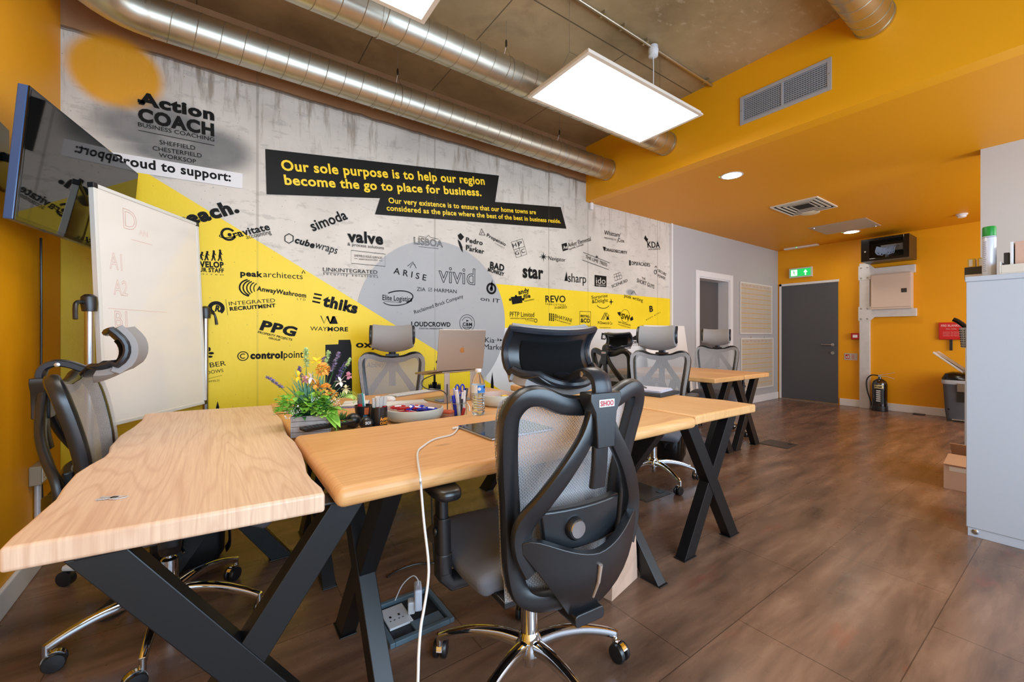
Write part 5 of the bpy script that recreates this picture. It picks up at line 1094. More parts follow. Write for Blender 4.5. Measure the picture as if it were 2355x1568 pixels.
# opened cardboard box on the floor
q = hit(2170, 1121, 2, 0); t = thing('cardboard_box', 'opened brown cardboard box on the floor beside the grey cabinet', 'box', (q.x, q.y, 0))
CB = mat('cardboard', (200, 156, 118), .75, bump=.25, bscale=60); h = .18
b = MB(); w_, d_ = .32, .36; th_ = .004
b.bb((0, -d_, 0), (th_, 0, h)); b.bb((w_ - th_, -d_, 0), (w_, 0, h)); b.bb((th_, -th_, 0), (w_ - th_, 0, h)); b.bb((th_, -d_, 0), (w_ - th_, -d_ + th_, h)); b.bb((th_, -d_ + th_, 0), (w_ - th_, -th_, th_)); b.build('box_body', mat('cardboard_face', (212, 178, 158), .75, bump=.2, bscale=60), t)
b = MB(); b.add([(-.012, 0, h), (-.012, -d_, h), (.17, -d_, h + .045), (.17, 0, h + .045), (-.012, 0, h + .004), (-.012, -d_, h + .004), (.17, -d_, h + .049), (.17, 0, h + .049)], [(0, 1, 2, 3), (4, 7, 6, 5), (0, 4, 5, 1), (3, 2, 6, 7), (0, 3, 7, 4), (1, 5, 6, 2)]); b.build('box_flap', CB, t)
b = MB(); b.add([(w_, 0, h), (w_, -d_, h), (w_ - .1, -d_, h + .12), (w_ - .1, 0, h + .12), (w_ + .004, 0, h), (w_ + .004, -d_, h), (w_ - .096, -d_, h + .122), (w_ - .096, 0, h + .122)], [(0, 1, 2, 3), (4, 7, 6, 5), (0, 4, 5, 1), (3, 2, 6, 7), (0, 3, 7, 4), (1, 5, 6, 2)]); b.build('box_flap', CB, t)
b = MB(); b.bb((-.0012, -.16, h - .045), (-.0002, -.03, h - .012)); b.build('torn_label', mat('torn_paper', (232, 222, 212), .7), t)

# ================================================================== things on the oiled front desk
def onz(px, py, z): return hit(px, py, 2, z)
# remote control
a, c = onz(694, 995, TZ), onz(814, 975, TZ); d = V((c.x - a.x, c.y - a.y, 0)); L = d.length; rz = math.atan2(d.y, d.x)
RB = mat('remote_black', (22, 20, 18), .35)
t = thing('remote_control', 'long black television remote on the front desk before the wooden planter', 'remote control', (a.x, a.y + .012, TZ), rz)
b = MB(); b.rings([[(x, -.022 * 1, .002), (x, .022, .002), (x, .024, .017), (x, -.024, .017)] if 0 < i < 5 else [(x, -.018, .006), (x, .018, .006), (x, .021, .017), (x, -.021, .017)] for i, x in enumerate([0, .012, .06, .12, L - .03, L])]); b.build('remote_body', RB, t, bev=.002)
for i in range(12):
    for j in range(3):
        b = MB(); x = .02 + i * (L - .04) / 12; y = -.013 + j * .013; b.bb((x, y - .0042, .017), (x + .009, y + .0042, .0186))
        col = 'remote_key'
        m = mat('remote_key', (66, 66, 70), .4)
        if i == 8: m = mat('key_cyan', (120, 200, 220), .4)
        if i == 7: m = mat('key_pink', (214, 120, 130), .4) if j else m
        if i == 10: m = (mat('key_green', (60, 170, 80), .4), mat('key_yellow', (220, 190, 60), .4), mat('key_red', (200, 50, 40), .4))[j]
        b.build('key', m, t)
# tablet
t = thing('tablet', 'black screened silver edged tablet lying on the front desk, charging', 'tablet', (.816, 1.279, TZ), 0)
b = MB(); b.bb((0, 0, .0005), (.30, .262, .010)); b.build('tablet_shell', mat('silver_alu', (176, 178, 184), .3, metal=.7), t, bev=.004, seg=3)
b = MB(); b.bb((.002, .002, .0101), (.298, .26, .0115)); b.build('tablet_glass', mat('tablet_glass', (6, 6, 7), .08), t)
b = MB(); rr = random.Random(2)
for i in range(26): x, y = rr.uniform(.06, .26), rr.uniform(.08, .18); b.bb((x, y, .0116), (x + .003, y + .002, .0118))
o = b.build('screen_glint', mat('glint_grey', (120, 124, 130), .4), t); o['kind'] = 'stuff'  # dim reflections in the glass, drawn as small grey flecks
# charging cable (white) from tablet over the desk edge to the floor
pts = [(.815, 1.53, TZ + .006), (.78, 1.515, TZ + .006), (.735, 1.46, TZ + .005)]
for p in ((1040, 1001), (1000, 1012), (975, 1027), (960, 1045)): q = onz(*p, TZ); pts.append((q.x, q.y, TZ + .004))
q = onz(966, 1100, TZ); pts.append((q.x, q.y, TZ + .004))
pts = pts[:1] + pts[3:]
yE = 1.068
def atY(px, py, y): return hit(px, py, 1, y)[:]
pts += [atY(968, 1118, yE - .0), atY(975, 1200, 1.04), atY(985, 1290, 1.0), atY(984, 1340, .98), atY(975, 1400, .96), atY(968, 1440, .94), atY(963, 1500, .92), atY(961, 1568, .90)]
l_ = pts[-1]; pts += [(l_[0] - .02, l_[1] - .03, .15), (l_[0] - .02, l_[1] - .08, .008), (l_[0] + .1, l_[1] - .2, .006)]
b = MB(); b.tube(spline(pts, 6), .0034, 8); t = thing('charging_cable', 'white charging cable hanging over the front desk edge to the floor', 'cable'); b.build('cord', mat('cable_white', (222, 220, 218), .4), t, smooth=True)
b = MB(); b.tube([(.815, 1.53, TZ + .006), (.785, 1.525, TZ + .006)], .0045, 8); b.build('cable_plug', WHITE, t, smooth=True)
# water bottle
q = onz(1100, 953, TZ); t = thing('water_bottle', 'clear plastic water bottle with blue label on the front desk', 'bottle', (q.x, q.y + .0, TZ))
PET = mat('clear_plastic', (245, 248, 250), .03, trans=1, ior=1.12); WAT = mat('water', (240, 248, 252), .02, trans=1, ior=1.33)
pr = [(.022, .001), (.030, .003), (.032, .012)]
for i in range(7): pr += [(.0325, .016 + i * .0125), (.0300, .022 + i * .0125)]
pr += [(.0325, .105), (.0325, .148), (.031, .155), (.028, .168), (.020, .188), (.0135, .198), (.012, .205), (.012, .214)]
b = MB(); b.lathe(pr, n=32, cap=True); b.build('bottle_body', PET, t, smooth=True)
b = MB(); b.lathe([(r * .95, z + .001) for r, z in pr if z < .135], n=32); b.build('water', WAT, t, smooth=True)
b = MB(); b.lathe([(.0333, .108), (.0333, .146)], n=32, cap=False); lb = b.build('bottle_label', mat('label_white', (222, 232, 240), .35), t, smooth=True)
b = MB(); b.rings([[(.0338 * math.cos(g), .0338 * math.sin(g), .109) for g in [-2.2 + .1 * j for j in range(15)]], [(.0338 * math.cos(g), .0338 * math.sin(g), .145) for g in [-2.2 + .1 * j for j in range(15)]]], closed=False, cap=False); b.build('label_blue_part', mat('label_blue', (38, 120, 200), .35), lb)
b = MB(); b.rings([[(.0342 * math.cos(g), .0342 * math.sin(g), .130) for g in [-1.25 + .08 * j for j in range(6)]], [(.0342 * math.cos(g), .0342 * math.sin(g), .140) for g in [-1.25 + .08 * j for j in range(6)]]], closed=False, cap=False); b.build('label_dark_part', INK, lb)
b = MB(); g = -1.95; b.lathe([(.0, 0), (.008, .0002), (.008, .0006)], (.0342 * math.cos(g), .0342 * math.sin(g), .128), 16, Matrix.Rotation(g, 3, 'Z') @ Matrix.Rotation(PI / 2, 3, 'Y')); b.build('label_emblem', WHITE, lb)
b = MB(); b.lathe([(.0135, .206), (.0145, .208), (.0145, .221), (.013, .223), (0, .223)], n=28); b.build('bottle_cap', WHITE, t, smooth=True)

# ================================================================== things on the rear oiled desk
def at(px, y, z=TZ2):
    return V((hit(px, 900, 1, y).x, y, z))
# wooden planter
PLW = mat('grey_washed_timber', (176, 172, 170), .7, bump=.5, bscale=60, var=.25, vscale=30)
t = thing('flower_planter', 'grey timber planter of artificial flowers at the left end of the desks', 'planter', (.338, 1.955, TZ2), math.radians(-17))
hx, h = .072, .088
for i in range(4):
    z0 = .001 + i * .022; b = MB()
    for s in (-1, 1): b.bb((s * hx, -hx, z0), (s * (hx - .008), hx, z0 + .0205)); b.bb((-hx + .008, s * hx, z0), (hx - .008, s * (hx - .008), z0 + .0205))
    b.build('planter_slat', PLW, t, bev=.0012)
b = MB(); b.bb((-hx + .0085, -hx + .0085, .002), (hx - .0085, hx - .0085, .075)); b.build('filling', mat('dark_moss', (38, 50, 26), .9), t)
rr = random.Random(11)
LEAF = [mat('leaf_bright', (150, 210, 80), .5, var=.2, vscale=40), mat('leaf_deep', (56, 124, 62), .5, var=.2, vscale=40), mat('leaf_teal', (110, 172, 146), .55), mat('leaf_lime', (190, 224, 120), .5)]
def leaf(mb, o, d, L, w_, n=4, droop=.3):
    o = V(o); d = V(d).normalized(); s = d.cross(V((0, 0, 1)));  s = s.normalized() if s.length > .01 else V((1, 0, 0)); u = s.cross(d).normalized(); R = []
    for i in range(n + 1):
        k = i / n; c = o + d * L * k - V((0, 0, 1)) * droop * L * k * k; ww = w_ * math.sin(PI * min(k * .92 + .06, 1)) * .5
        R.append((c - s * ww + u * ww * .25, c, c + s * ww + u * ww * .25))
    vs = [p for r in R for p in r]; fs = []
    for i in range(n):
        a = i * 3; fs += [(a, a + 1, a + 4, a + 3), (a + 1, a + 2, a + 5, a + 4)]
    mb.add(vs, fs)
def rdir(el0, el1, az=None):
    a = rr.uniform(0, 2 * PI) if az is None else az; e = math.radians(rr.uniform(el0, el1)); return V((math.cos(a) * math.cos(e), math.sin(a) * math.cos(e), math.sin(e)))
b = MB(); b.use(LEAF[1])
for i in range(150): d = rdir(22, 80); leaf(b, (rr.uniform(-.05, .05), rr.uniform(-.05, .05), .07), d, rr.uniform(.08, .17), rr.uniform(.012, .024))
b.use(LEAF[2])
for i in range(60): d = rdir(45, 88); leaf(b, (rr.uniform(-.045, .045), rr.uniform(-.045, .045), .09), d, rr.uniform(.12, .22), .009, 4, .1)
b.use(LEAF[0])
for i in range(42):
    c = V((rr.uniform(-.11, .06), rr.uniform(-.1, -.02), rr.uniform(.1, .17)))
    for j in range(8): leaf(b, c + V((rr.uniform(-.014, .014), rr.uniform(-.014, .014), rr.uniform(-.012, .012))), rdir(-20, 60), rr.uniform(.018, .03), .021, 3, .2)
b.use(LEAF[3])
for i in range(16):
    c = V((rr.uniform(-.02, .09), rr.uniform(-.1, .02), rr.uniform(.08, .13)))
    for j in range(6): leaf(b, c + V((rr.uniform(-.012, .012), 0, rr.uniform(-.01, .01))), rdir(-20, 60), rr.uniform(.016, .026), .015, 3, .2)
b.use(LEAF[0])
for i in range(8): leaf(b, (.06, -.05, .10), rdir(-20, 35, rr.uniform(-1.2, .3)), rr.uniform(.06, .1), .045, 5, .4)
o = b.build('foliage', None, t, smooth=True); o['kind'] = 'stuff'
def fern(pts, w_, m):
    b = MB(); P = spline(pts, 8); b.tube(P, .0012, 5)
    for i in range(1, len(P)):
        d = (P[i] - P[i - 1]).normalized(); s = d.cross(V((.2, -1, .3))).normalized(); L = w_ * math.sin(PI * (.15 + .8 * i / len(P)))
        for k in (-1, 1): leaf(b, P[i], s * k + d * .3, L, .0065, 2, 0)
    b.build('fern_frond', m, t)
fern([(.05, -.02, .1), (.11, -.03, .155), (.155, -.04, .165), (.178, -.05, .15), (.165, -.055, .13)], .02, LEAF[3])
fern([(.05, -.06, .1), (.085, -.085, .095), (.10, -.10, .06), (.105, -.105, .02)], .02, LEAF[0])
def sprig(name, base, top, m, n=26, r=.008, mid=None, l0=.45):
    P = spline([base, mid or ((base[0] + top[0]) / 2, (base[1] + top[1]) / 2, (base[2] + top[2]) / 2 + .008), top], 12); b = MB(); b.use(LEAF[1]).tube(P, .0011, 5)
    b.use(m)
    for i in range(n):
        k = l0 + (1 - l0) * i / n; p = P[int(k * (len(P) - 1))] + V((rr.uniform(-r, r), rr.uniform(-r, r), rr.uniform(-.004, .004))) * (1.15 - (k - l0) / (1 - l0) * .6)
        for j in range(3): leaf(b, p, rdir(-10, 80), .011, .008, 2, 0)
    b.build(name, None, t)
LAV = mat('lavender', (156, 138, 176), .6); PGR = mat('pale_green_spike', (200, 224, 160), .6); PUR = mat('purple_spike', (128, 110, 170), .6)
sprig('lavender_sprig', (-.03, 0, .1), (-.172, .0, .245), LAV, 44, .006, (-.11, 0, .19), .55)
sprig('lavender_sprig', (-.02, 0, .1), (-.05, -.01, .285), PUR, 30, .006, None, .7)
sprig('lavender_sprig', (.02, 0, .1), (.105, .01, .345), LAV, 40, .007, (.07, 0, .23), .65)
sprig('lavender_sprig', (.03, 0, .1), (.135, .02, .30), PUR, 44, .01, (.09, 0, .21), .6)
sprig('lavender_sprig', (.0, .02, .1), (.045, .02, .325), LAV, 30, .006, None, .8)
sprig('green_spike', (-.02, .0, .1), (-.025, 0, .365), PGR, 70, .010, None, .68)
sprig('green_spike', (.02, .01, .1), (.065, 0, .35), PGR, 50, .006, None, .72)
sprig('green_spike', (.03, .01, .1), (.15, .0, .315), PGR, 30, .005, (.11, 0, .23), .8)
def bloom(name, c, r, m, n=60, L=.016):
    b = MB(); c = V(c)
    for i in range(n): d = rdir(-60, 90); leaf(b, c + d * r * .55, d + rdir(-90, 90) * .7, L, L * .95, 3, .1)
    b.build(name, m, t, smooth=True)
OFL = mat('orange_blossom', (255, 196, 92), .6, var=.12, vscale=80)
bloom('orange_flower', (.045, -.03, .275), .032, OFL, 90); bloom('orange_flower', (.015, -.04, .215), .018, OFL, 40); bloom('orange_flower', (.055, -.05, .19), .032, OFL, 90); bloom('orange_flower', (.085, -.03, .165), .018, OFL, 40)
def daisy(name, c, d, m, n=6, L=.03, w_=.016):
    b = MB(); d = V(d).normalized(); a = d.cross(V((0, 0, 1))).normalized(); q = a.cross(d)
    for i in range(n): g = 2 * PI * i / n; leaf(b, c, a * math.cos(g) + q * math.sin(g) + d * .35, L, w_, 4, .15)
    b.build(name, m, t, smooth=True)
YF = mat('yellow_petal', (250, 214, 40), .6); WF = mat('white_petal', (244, 242, 240), .6); PK = mat('pink_petal', (222, 160, 178), .6)
daisy('yellow_flower', V((.02, -.03, .31)), (0, -.5, 1), YF, 6, .035, .016); daisy('yellow_flower', V((-.045, -.04, .25)), (-.5, -.6, .6), YF, 6, .032, .014)
daisy('white_flower', V((.0, -.045, .245)), (.5, -.7, .2), WF, 6, .03, .014); daisy('white_flower', V((.115, -.03, .22)), (-.3, -.7, .5), WF, 6, .03, .015); daisy('cream_flower', V((.135, -.035, .19)), (.3, -.8, .2), mat('cream_petal', (236, 228, 180), .6), 8, .022, .013)
bloom('pink_flower', (-.02, -.045, .235), .012, PK, 24, .014); bloom('pink_flower', (.145, -.03, .245), .012, PK, 26, .014)
for c in ((-.05, -.09, .115), (-.075, -.07, .09), (.02, -.08, .155), (.1, -.05, .135)):
    b = MB()
    for i in range(40): p = V(c) + V((rr.uniform(-.018, .018), rr.uniform(-.01, .01), rr.uniform(-.02, .02))); leaf(b, p, rdir(-30, 90), .006, .005, 2, 0)
    b.build('white_filler_flower', WF, t)
# small succulent in a dish
sc_ = at(786, 1.99); t = thing('succulent_bowl', 'small spiky artificial succulent in a low brown bowl beside the planter', 'plant', sc_)
b = MB(); b.lathe([(.0, 0), (.03, 0), (.045, .02), (.046, .03), (.042, .03), (.03, .02)], n=24); b.build('bowl', mat('brown_bowl', (96, 78, 54), .4), t, smooth=True)
b = MB()
for i in range(70): leaf(b, (rr.uniform(-.015, .015), rr.uniform(-.015, .015), .025), rdir(5, 80), rr.uniform(.03, .06), .01, 3, .1)
o = b.build('spiky_leaves', mat('succulent_green', (90, 120, 50), .5), t); o['kind'] = 'stuff'
# stress balls
for lab, px, y, r, s in (('matt black stress ball behind the remote, nearest the mesh pot', 812, 1.96, .034, 0), ('black stress ball with white print before the pen pots', 843, 1.885, .03, 1), ('small black ball behind the printed stress ball', 846, 1.95, .0, 0)):
    if r == 0: continue
    c = at(px, y); t = thing('stress_ball', lab, 'ball', c); b = MB(); b.lathe([(r * math.sin(PI * i / 16), r - r * math.cos(PI * i / 16)) for i in range(17)], n=32); b.build('ball', BLK, t, smooth=True)
    if s: b = MB(); put_text(b, 'SO!', (-.014, -r - .0008, r + .0), (.024, 0, 0), (0, 0, .013), .03); b.build('ball_print', WHITE, t)
# mesh pen pot with red marker
c = at(836, 2.02); t = thing('pen_pot', 'black wire mesh pen pot with an orange and blue pattern', 'pen pot', c)
b = MB(); b.use(mat('wire_mesh_black', (44, 44, 46), .4, metal=.5)); b.lathe([(.03, 0), (.041, .088), (.039, .088), (.028, .003)], n=28)
b.use(mat('pot_orange', (214, 112, 60), .5)); R0 = lambda z: .0303 + (.011) * z / .088
def patch(a0, a1, z0, z1): b.rings([[(R0(z0) * math.cos(g), R0(z0) * math.sin(g), z0) for g in [a0 + (a1 - a0) * j / 6 for j in range(7)]], [(R0(z1) * math.cos(g), R0(z1) * math.sin(g), z1) for g in [a0 + (a1 - a0) * j / 6 for j in range(7)]]], closed=False, cap=False)
patch(-1.75, -1.2, .05, .083); b.use(mat('pot_blue', (50, 120, 180), .5)); patch(-1.9, -1.4, .012, .048); b.use(BLKS); patch(-1.35, -.9, .02, .05)
b.build('pot_body', None, t, smooth=True); b = MB(); b.tube([(.041 * math.cos(g), .041 * math.sin(g), .088) for g in [2 * PI * i / 32 for i in range(32)]], .002, 6, loop=True); b.build('pot_rim', BLK, t, smooth=True)
def pen(name, label, base, top, r, m_body, m_cap=None, capk=.35, group=None, cat='pen'):
    base, top = V(base), V(top); t = thing(name, label, cat, base, group=group); d = top - base; b = MB()
    e = d * (1 - capk if m_cap else 1); b.cyl((0, 0, 0), e, r, 14); b.build('barrel', m_body, t, smooth=True, bev=r * .2)
    if m_cap: b = MB(); b.cyl(e, d, r * 1.12, 14, r); b.build('cap', m_cap, t, smooth=True, bev=r * .2)
    return t
RED = mat('pen_red', (206, 30, 34), .3); GRN = mat('pen_green', (20, 150, 70), .35); CLR = mat('frosted_cap', (226, 230, 232), .25, trans=.5, ior=1.3); BRN = mat('pen_maroon', (130, 50, 46), .35); ORG = mat('pen_orange', (226, 120, 40), .35); BLU = mat('pen_blue', (30, 50, 190), .3); WPN = mat('pen_white', (232, 234, 240), .3); TEAL = mat('pen_teal', (40, 140, 130), .4)
pen('marker_pen', 'fat red marker with a grey clear cap standing in the mesh pot', c + V((-.014, -.006, .005)), c + V((-.022, -.012, .146)), .0105, RED, mat('smoked_cap', (120, 116, 118), .15, trans=.3), .33)
pen('felt_pen', 'white and teal pen leaning in the mesh pot behind the red marker', c + V((.004, .004, .005)), c + V((-.004, .015, .145)), .007, WPN, TEAL, .8)
pen('felt_pen', 'plain white pen in the mesh pot behind the red marker', c + V((.014, .01, .005)), c + V((.004, .02, .14)), .006, WPN)
# black mug with markers
c = at(871, 1.90); t = thing('marker_mug', 'black mug with an orange logo holding felt tip pens', 'mug', c)
b = MB(); b.lathe([(0, 0), (.034, 0), (.038, .004), (.038, .096), (.0355, .096), (.0345, .006), (0, .005)], n=36); b.build('mug_body', mat('mug_black', (20, 20, 22), .25), t, smooth=True)
b = MB(); g0 = -1.62
for s, z, wd, h_ in (('Action', .038, .044, .015), ('COACH', .021, .044, .013)):
    vs, fs = text_geo(s, .05); R_ = .0385; b.add([(R_ * math.cos(g0 + (v[0] - .1) * wd / R_), R_ * math.sin(g0 + (v[0] - .1) * wd / R_), z + v[1] * h_) for v in vs], fs)
b.build('mug_logo', mat('logo_orange', (240, 160, 50), .4), t)
for i, (dx, dy, m, lab) in enumerate(((-.024, -.008, GRN, 'green felt tip pen with frosted cap, leftmost in the black mug'), (-.012, -.02, BRN, 'maroon felt tip pen with frosted cap in the black mug'), (.002, -.016, ORG, 'orange felt tip pen with frosted cap in the black mug'), (.012, -.004, BRN, 'brown felt tip pen with frosted cap in the middle of the black mug'), (.018, .014, GRN, 'green felt tip pen with frosted cap at the back of the black mug'), (.026, -.006, RED, 'red felt tip pen with frosted cap, rightmost in the black mug'))):
    pen('felt_pen', lab, c + V((dx * .7, dy * .7, .007)), c + V((dx * 1.1, dy * 1.1, .138 + .004 * (i % 2))), .0075, m, CLR, .32, group='felt tips in the black mug')
# large bowl of wrapped snack bars
c = at(952, 1.985); BW = mat('grey_green_ceramic', (188, 192, 182), .4); BI = mat('bowl_inside', (196, 172, 160), .45)
t = thing('snack_bowl', 'wide pale grey bowl full of red and blue wrapped bars', 'bowl', c)
b = MB(); b.use(BW).lathe([(.0, 0), (.11, 0), (.135, .015), (.146, .04), (.144, .06), (.139, .062)], n=56, cap=False); b.use(BI).lathe([(.139, .062), (.137, .055), (.125, .018), (.105, .008), (0, .008)], n=56, cap=False); b.build('bowl_body', None, t, smooth=True)
SR = mat('wrapper_red', (176, 24, 30), .25); SB = mat('wrapper_blue', (34, 50, 170), .25); SW = mat('wrapper_white', (232, 232, 240), .3)
def bar(m, label, group, loc, rot, L=.075, proto={}):
    if m.name in proto: o = copy_tree(proto[m.name])
    else:
        o = thing('wrapped_bar', label, 'snack', (0, 0, 0), group=group); b = MB(); b.rings([[(x, y * k, z * k) for y, z in rrect(.0115, .006, .4, 2)] for x, k in ((-L / 2 + .008, .9), (-L / 2 + .014, 1), (L / 2 - .014, 1), (L / 2 - .008, .9))]); b.build('wrapper', m, o, smooth=True)
        b = MB(); b.bb((-L / 2, -.011, -.0006), (-L / 2 + .009, .011, .0006)); b.bb((L / 2 - .009, -.011, -.0006), (L / 2, .011, .0006)); b.build('crimped_end', m, o)
        b = MB(); b.bb((-.016, -.007, .0061), (.016, .007, .0066)); b.build('wrapper_print', SW if m is not MATS.get('wrapper_gold') else m, o); proto[m.name] = o
    o.location = loc; o.rotation_euler = rot; return o
for i in range(26):
    a_ = rr.uniform(0, 2 * PI); rad = .088 * math.sqrt(rr.random()); left = rad * math.cos(a_) < rr.uniform(-.05, .03) or (i % 9 == 0 and rad * math.cos(a_) > .02)
    z = .034 + .008 * (i // 6)
    m = SR if left else SB
    bar(m, ('red' if left else 'blue') + ' wrapped snack bar lying in the wide pale grey bowl', ('red' if left else 'blue') + ' wrapped bars in the wide bowl', c + V((rad * math.cos(a_), rad * math.sin(a_), z)), (rr.uniform(-.35, .35), rr.uniform(-.25, .25), rr.uniform(-.9, .9)))
# second bowl with yellow snacks
c2 = at(1148, 2.10); t = thing('snack_bowl', 'smaller pale grey bowl of yellow snacks behind the water bottle', 'bowl', c2); b = MB(); b.use(BW).lathe([(.0, 0), (.09, 0), (.112, .015), (.122, .045), (.12, .066), (.115, .068)], n=48, cap=False); b.use(BI).lathe([(.115, .068), (.105, .02), (.09, .01), (0, .01)], n=48, cap=False); b.build('bowl_body', None, t, smooth=True)
GLD = mat('wrapper_gold', (240, 196, 60), .3)
for i in range(14):
    a_ = rr.uniform(0, 2 * PI); rad = .07 * math.sqrt(rr.random()); bar(GLD if i % 5 else BLU, ('yellow' if i % 5 else 'violet blue') + ' wrapped snack lying in the smaller bowl behind the bottle', ('yellow' if i % 5 else 'violet') + ' snacks in the smaller bowl', c2 + V((rad * math.cos(a_), rad * math.sin(a_), .028 + .006 * (i // 4))), (rr.uniform(-.4, .4), rr.uniform(-.3, .3), rr.uniform(-1.5, 1.5)), .05)
# glass jar of pens and scissors
c = at(1056, 1.905); t = thing('glass_jar', 'clip top glass jar holding pens and blue handled scissors', 'jar', c)
GL = mat('jar_glass', (240, 246, 246), .03, trans=1, ior=1.15); b = MB(); b.lathe([(0, 0), (.036, 0), (.041, .006), (.041, .065), (.036, .072), (.038, .082), (.0355, .082), (.034, .072), (.038, .062), (.038, .008), (0, .005)], n=36); b.build('jar_body', GL, t, smooth=True)
b = MB(); b.tube([(.0395 * math.cos(g), .0395 * math.sin(g), .074) for g in [2 * PI * i / 32 for i in range(32)]], .0016, 6, loop=True); b.tube(spline([(.039, -.01, .074), (.05, -.02, .05), (.046, -.024, .03), (.04, -.02, .05)], 5), .0015, 6); b.build('wire_clip', STEEL, t, smooth=True)
J = c
pen('marker_pen', 'blue marker with blue cap, leftmost in the glass jar', J + V((-.02, .0, .012)), J + V((-.036, -.004, .115)), .0085, BLU, BLU, .3)
pen('marker_pen', 'white marker with printed barrel in the glass jar', J + V((-.006, -.012, .012)), J + V((-.024, -.016, .142)), .0095, WPN, WPN, .3)
pen('marker_pen', 'second white marker in the glass jar behind the printed one', J + V((-.008, .01, .012)), J + V((-.022, .01, .15)), .0085, WPN, mat('pen_pale_blue', (180, 190, 236), .3), .3)
pen('ballpoint_pen', 'slim navy pen standing near the scissors in the glass jar', J + V((.008, -.012, .012)), J + V((.012, -.014, .13)), .006, mat('pen_navy', (24, 30, 60), .3), WPN, .3)
pen('marker_pen', 'white pen with blue end ring in the glass jar', J + V((.014, -.018, .012)), J + V((.022, -.018, .138)), .007, WPN)
pen('pencil', 'thin orange pencil leaning in the glass jar', J + V((.0, .014, .012)), J + V((.006, .012, .15)), .0035, ORG, cat='pencil')
pen('marker_pen', 'fat black marker at the right side of the glass jar', J + V((.02, .008, .012)), J + V((.048, .012, .145)), .011, BLK, BLKS, .3)
pen('marker_pen', 'short red marker low in the glass jar', J + V((.004, -.024, .010)), J + V((.016, -.026, .05)), .008, RED)
t = thing('scissors', 'scissors with blue oval handles standing in the glass jar', 'scissors', J + V((.006, .004, .02)))
for k in (-1, 1):
    b = MB(); b.tube([(k * .013 + .0105 * math.cos(g) + k * .002, 0, .125 + .021 * math.sin(g)) for g in [2 * PI * i / 24 for i in range(24)]], .0042, 8, loop=True); b.tube([(k * .010, 0, .105), (k * .003, 0, .085)], .005, 8); b.build('handle', BLU, t, smooth=True)
    b = MB(); b.add([(k * .006, k * .001, .09), (-k * .002, k * .001, .0), (-k * .007, k * .001, .09), (k * .006, k * .002, .09), (-k * .002, k * .002, .0), (-k * .007, k * .002, .09)], [(0, 1, 2), (3, 5, 4), (0, 3, 4, 1), (1, 4, 5, 2), (2, 5, 3, 0)]); b.build('blade', STEEL, t)
c = at(1029, 1.905); t = thing('eraser_block', 'red and brown eraser block between the wide bowl and the glass jar', 'eraser', c, .5); b = MB(); b.bb((-.022, -.03, 0), (.022, .03, .028)); b.build('wood_grip', mat('eraser_brown', (170, 120, 100), .5), t, bev=.003); b = MB(); b.bb((-.022, -.03, .0281), (.022, .03, .042)); b.build('red_felt', mat('eraser_red', (196, 90, 60), .7), t, bev=.004)
# laptop on aluminium stand
c = V((1.245, 2.44, TZ2)); LM = mat('grey_aluminium', (166, 152, 140), .32, metal=.75); rz = math.radians(8)
st = thing('laptop_stand', 'raised aluminium laptop stand with slotted leg on the rear desk', 'stand', c, rz)
ym = .0
b = MB(); b.bb((-.13, -.10, 0), (.13, .13, .006)); b.build('stand_base', LM, st, bev=.002)
for s in (-1, 1):
    x = s * .10; b = MB(); b.prism([(x - .02, 0.003), (x + .02, .003), (x + .02, .19), (x - .02, .19)], -.104, -.098, 1); lg = b.build('stand_leg', LM, st, bev=.002)
    b = MB(); b.prism([(x + .006 * math.cos(g), .085 + (.03 if math.sin(g) > 0 else -.03) + .006 * math.sin(g)) for g in [2 * PI * i / 20 for i in range(20)]], -.1046, -.0974, 1); b.build('leg_slot', mat('slot_shadow', (60, 54, 48), .6), lg)
TILT = .21; Mx = Matrix.Translation(c + V((0, 0, .19))) @ Matrix.Rotation(rz, 4, 'Z')
# the user sits at +y, hinge towards -y (viewer); shelf slopes down towards the user
b = MB(); Rm = Matrix.Rotation(-.13, 3, 'X'); b.box((0, .02, .178), (.27, .245, .006), Rm); b.build('stand_shelf', LM, st, bev=.002)
lp_ = thing('laptop', 'open silver grey laptop seen from behind on the raised stand', 'laptop', c + V((0, 0, 0)), rz); lp_.rotation_euler = (0, 0, rz)
b = MB(); b.box((0, .025, .190), (.36, .245, .014), Rm); b.build('laptop_base', LM, lp_, bev=.005, seg=3)
lid = MB(); Lx, Lh = .36, .255; Rl = Matrix.Rotation(.13, 3, 'X'); y_h, z_h = -.105, .203; 
lc = V((0, y_h, z_h)) + Rl @ V((0, 0, Lh / 2)); lid.box(lc, (Lx, .006, Lh), Rl); ld = lid.build('laptop_lid', LM, lp_, bev=.0028, seg=3)
b = MB(); n_ = Rl @ V((0, 1, 0)); b.box(lc + n_ * .0032, (Lx - .012, .0006, Lh - .012), Rl); b.build('laptop_screen', BLKS, ld)
b = MB(); ap = []
for i in range(28):
    g = 2 * PI * i / 28; r_ = .018 * (1 + .05 * math.cos(2 * g)); x = r_ * math.cos(g) * 1.0; z = r_ * math.sin(g) * 1.02 - (.0025 if abs(x) < .004 and math.sin(g) > 0 else 0) - (-.0015 if abs(x) < .003 and math.sin(g) < 0 else 0)
    dd_ = math.hypot(x - .0195, z - .003)
    if dd_ < .009: x -= (.009 - dd_) * .9
    ap.append(lc + Rl @ V((x, -.0034, z - .002)))
b.add(ap, [tuple(range(28))]); b.add([lc + Rl @ V((x, -.0034, z)) for x, z in ((-.0005, .0185), (.0008, .022), (.005, .026), (.0055, .0235), (.0038, .0195))], [(0, 1, 2, 3, 4)]); b.build('lid_emblem', mat('emblem_gold', (186, 140, 90), .2, metal=.8), ld)
